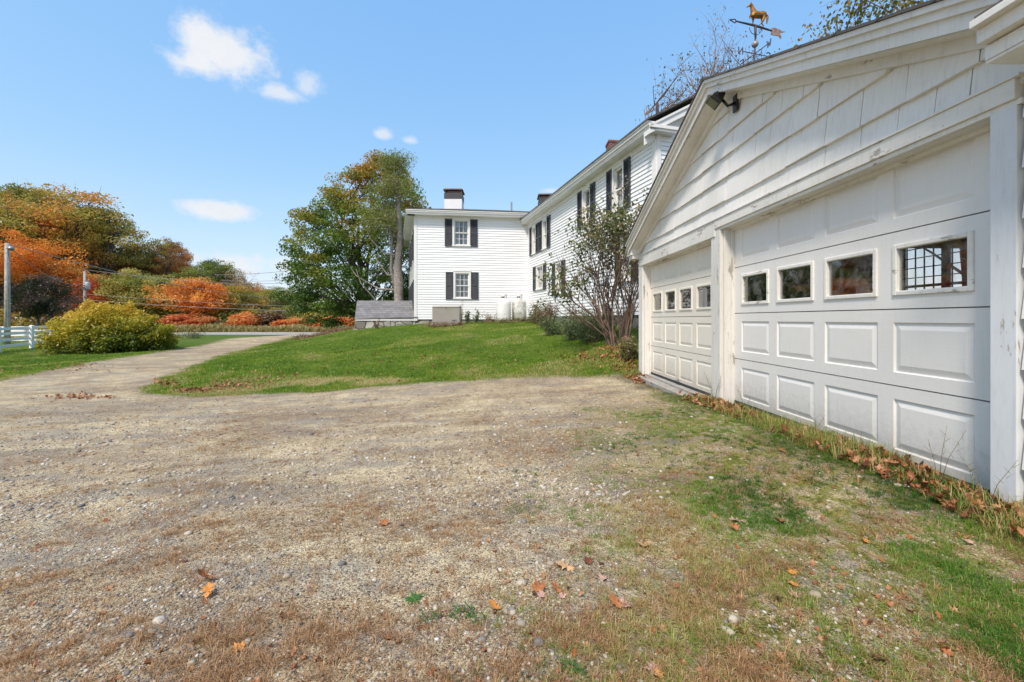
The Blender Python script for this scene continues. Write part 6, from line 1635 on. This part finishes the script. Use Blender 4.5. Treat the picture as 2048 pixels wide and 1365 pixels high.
def wnoise(scale, detail, seed, rough=.6, zs=1.6):
    mp = nt.nodes.new('ShaderNodeMapping'); mp.inputs['Scale'].default_value = (1, 1, zs); mp.inputs['Location'].default_value = (seed, seed * .7, 0); nt.links.new(tc.outputs['Generated'], mp.inputs[0])
    n = nt.nodes.new('ShaderNodeTexNoise'); n.inputs['Scale'].default_value = scale; n.inputs['Detail'].default_value = detail; n.inputs['Roughness'].default_value = rough
    nt.links.new(mp.outputs[0], n.inputs['Vector']); return n.outputs['Fac']
nA = wnoise(13, 9, 5.7, .58, 1.0); nB = wnoise(30, 9, 2.2, .62, 1.2); nS = wnoise(9, 6, 1.0, .6)
cov = None
clouds = [(450, 112, 118, 66, 1.0), (405, 82, 60, 54, 1.0), (400, 128, 70, 48, 1.0), (560, 188, 60, 24, .78), (612, 175, 30, 30, .62), (437, 424, 78, 25, .95), (767, 270, 22, 13, .7), (820, 281, 18, 10, .6), (462, 530, 70, 34, 1.0), (585, 536, 50, 24, .9),
          (310, 497, 60, 18, .8), (610, 555, 60, 22, .6), (380, 520, 40, 18, .6), (1105, 382, 26, 8, .55)]
for (u, v, ru, rv, st) in clouds:
    dx, dy, dz = (u - CX) / FPX, 1.0, (HY - v) / FPX; l = math.sqrt(dx * dx + dy * dy + dz * dz); a0 = math.atan2(dx, dy); e0 = math.asin(dz / l)
    ra = ru / FPX * (1 / (1 + dx * dx)); re = rv / FPX / l * .98
    ex = wm('DIVIDE', wm('SUBTRACT', az, a0), ra); ey = wm('DIVIDE', wm('SUBTRACT', el, e0), re)
    ey = wm('MULTIPLY', ey, wm('ADD', 1.0, wm('MULTIPLY', wm('LESS_THAN', ey, 0), .35)))
    q = wm('SQRT', wm('ADD', wm('MULTIPLY', ex, ex), wm('MULTIPLY', ey, ey)))
    q = wm('ADD', q, wm('MULTIPLY', wm('SUBTRACT', nA, .5), 1.5)); q = wm('ADD', q, wm('MULTIPLY', wm('SUBTRACT', nB, .5), 1.7))
    m = nt.nodes.new('ShaderNodeMapRange'); m.interpolation_type = 'SMOOTHSTEP'; nt.links.new(q, m.inputs[0]); m.inputs[1].default_value = 1.2; m.inputs[2].default_value = .18; m.inputs[3].default_value = 0; m.inputs[4].default_value = st
    cov = m.outputs[0] if cov is None else wm('MAXIMUM', cov, m.outputs[0])
# thin veil near the horizon
veil = nt.nodes.new('ShaderNodeMapRange'); nt.links.new(el, veil.inputs[0]); veil.inputs[1].default_value = .30; veil.inputs[2].default_value = 0.0; veil.inputs[3].default_value = 0; veil.inputs[4].default_value = .22
vn_ = wm('MULTIPLY', veil.outputs[0], wm('ADD', .5, nS))
cov = wm('MAXIMUM', cov, vn_, clamp=True)
cc_ = nt.nodes.new('ShaderNodeMix'); cc_.data_type = 'RGBA'; cc_.inputs[6].default_value = (2.22, 2.36, 2.6, 1); cc_.inputs[7].default_value = (2.72, 2.72, 2.74, 1); nt.links.new(nB, cc_.inputs[0])
mixc = nt.nodes.new('ShaderNodeMix'); mixc.data_type = 'RGBA'; nt.links.new(cov, mixc.inputs[0]); sp_ = nt.nodes.new('ShaderNodeSeparateColor'); nt.links.new(sky.outputs[0], sp_.inputs[0]); cm_ = nt.nodes.new('ShaderNodeCombineColor')
for i_, (k_, g_) in enumerate(((.565, .72), (.685, .46), (.93, .20))):
    nt.links.new(wm('MULTIPLY', wm('POWER', wm('MULTIPLY', sp_.outputs[i_], .353), g_), k_ / .353), cm_.inputs[i_])
nt.links.new(cm_.outputs[0], mixc.inputs[6]); nt.links.new(cc_.outputs[2], mixc.inputs[7])
nt.links.new(mixc.outputs[2], bg.inputs['Color'])

sun = bpy.data.lights.new('sun', 'SUN'); sun.energy = 1.5; sun.angle = math.radians(10); sun.color = (1, .90, .78)
so = bpy.data.objects.new('sun', sun); COL.objects.link(so)
sd = Vector((math.sin(SUN_AZ) * math.cos(SUN_EL), math.cos(SUN_AZ) * math.cos(SUN_EL), math.sin(SUN_EL)))
so.rotation_euler = sd.to_track_quat('Z', 'Y').to_euler()

# ---------------------------------------------------------------- camera
cam = bpy.data.cameras.new('camera'); cam.sensor_width = 36; cam.lens = 36 * FPX / 2048; cam.clip_start = .05; cam.clip_end = 3000
cam.shift_y = -(682.5 - HY) / 2048
co = bpy.data.objects.new('camera', cam); COL.objects.link(co); co.location = (0, 0, CAMZ); co.rotation_euler = (math.pi / 2, 0, 0)
scene.camera = co
scene.render.resolution_x, scene.render.resolution_y = 1024, 682
scene.view_settings.view_transform = 'Standard'; scene.view_settings.look = 'None'; scene.view_settings.exposure = 1.56; scene.view_settings.gamma = 1
scene.cycles.max_bounces = 6; scene.cycles.transparent_max_bounces = 12; scene.cycles.use_denoising = True
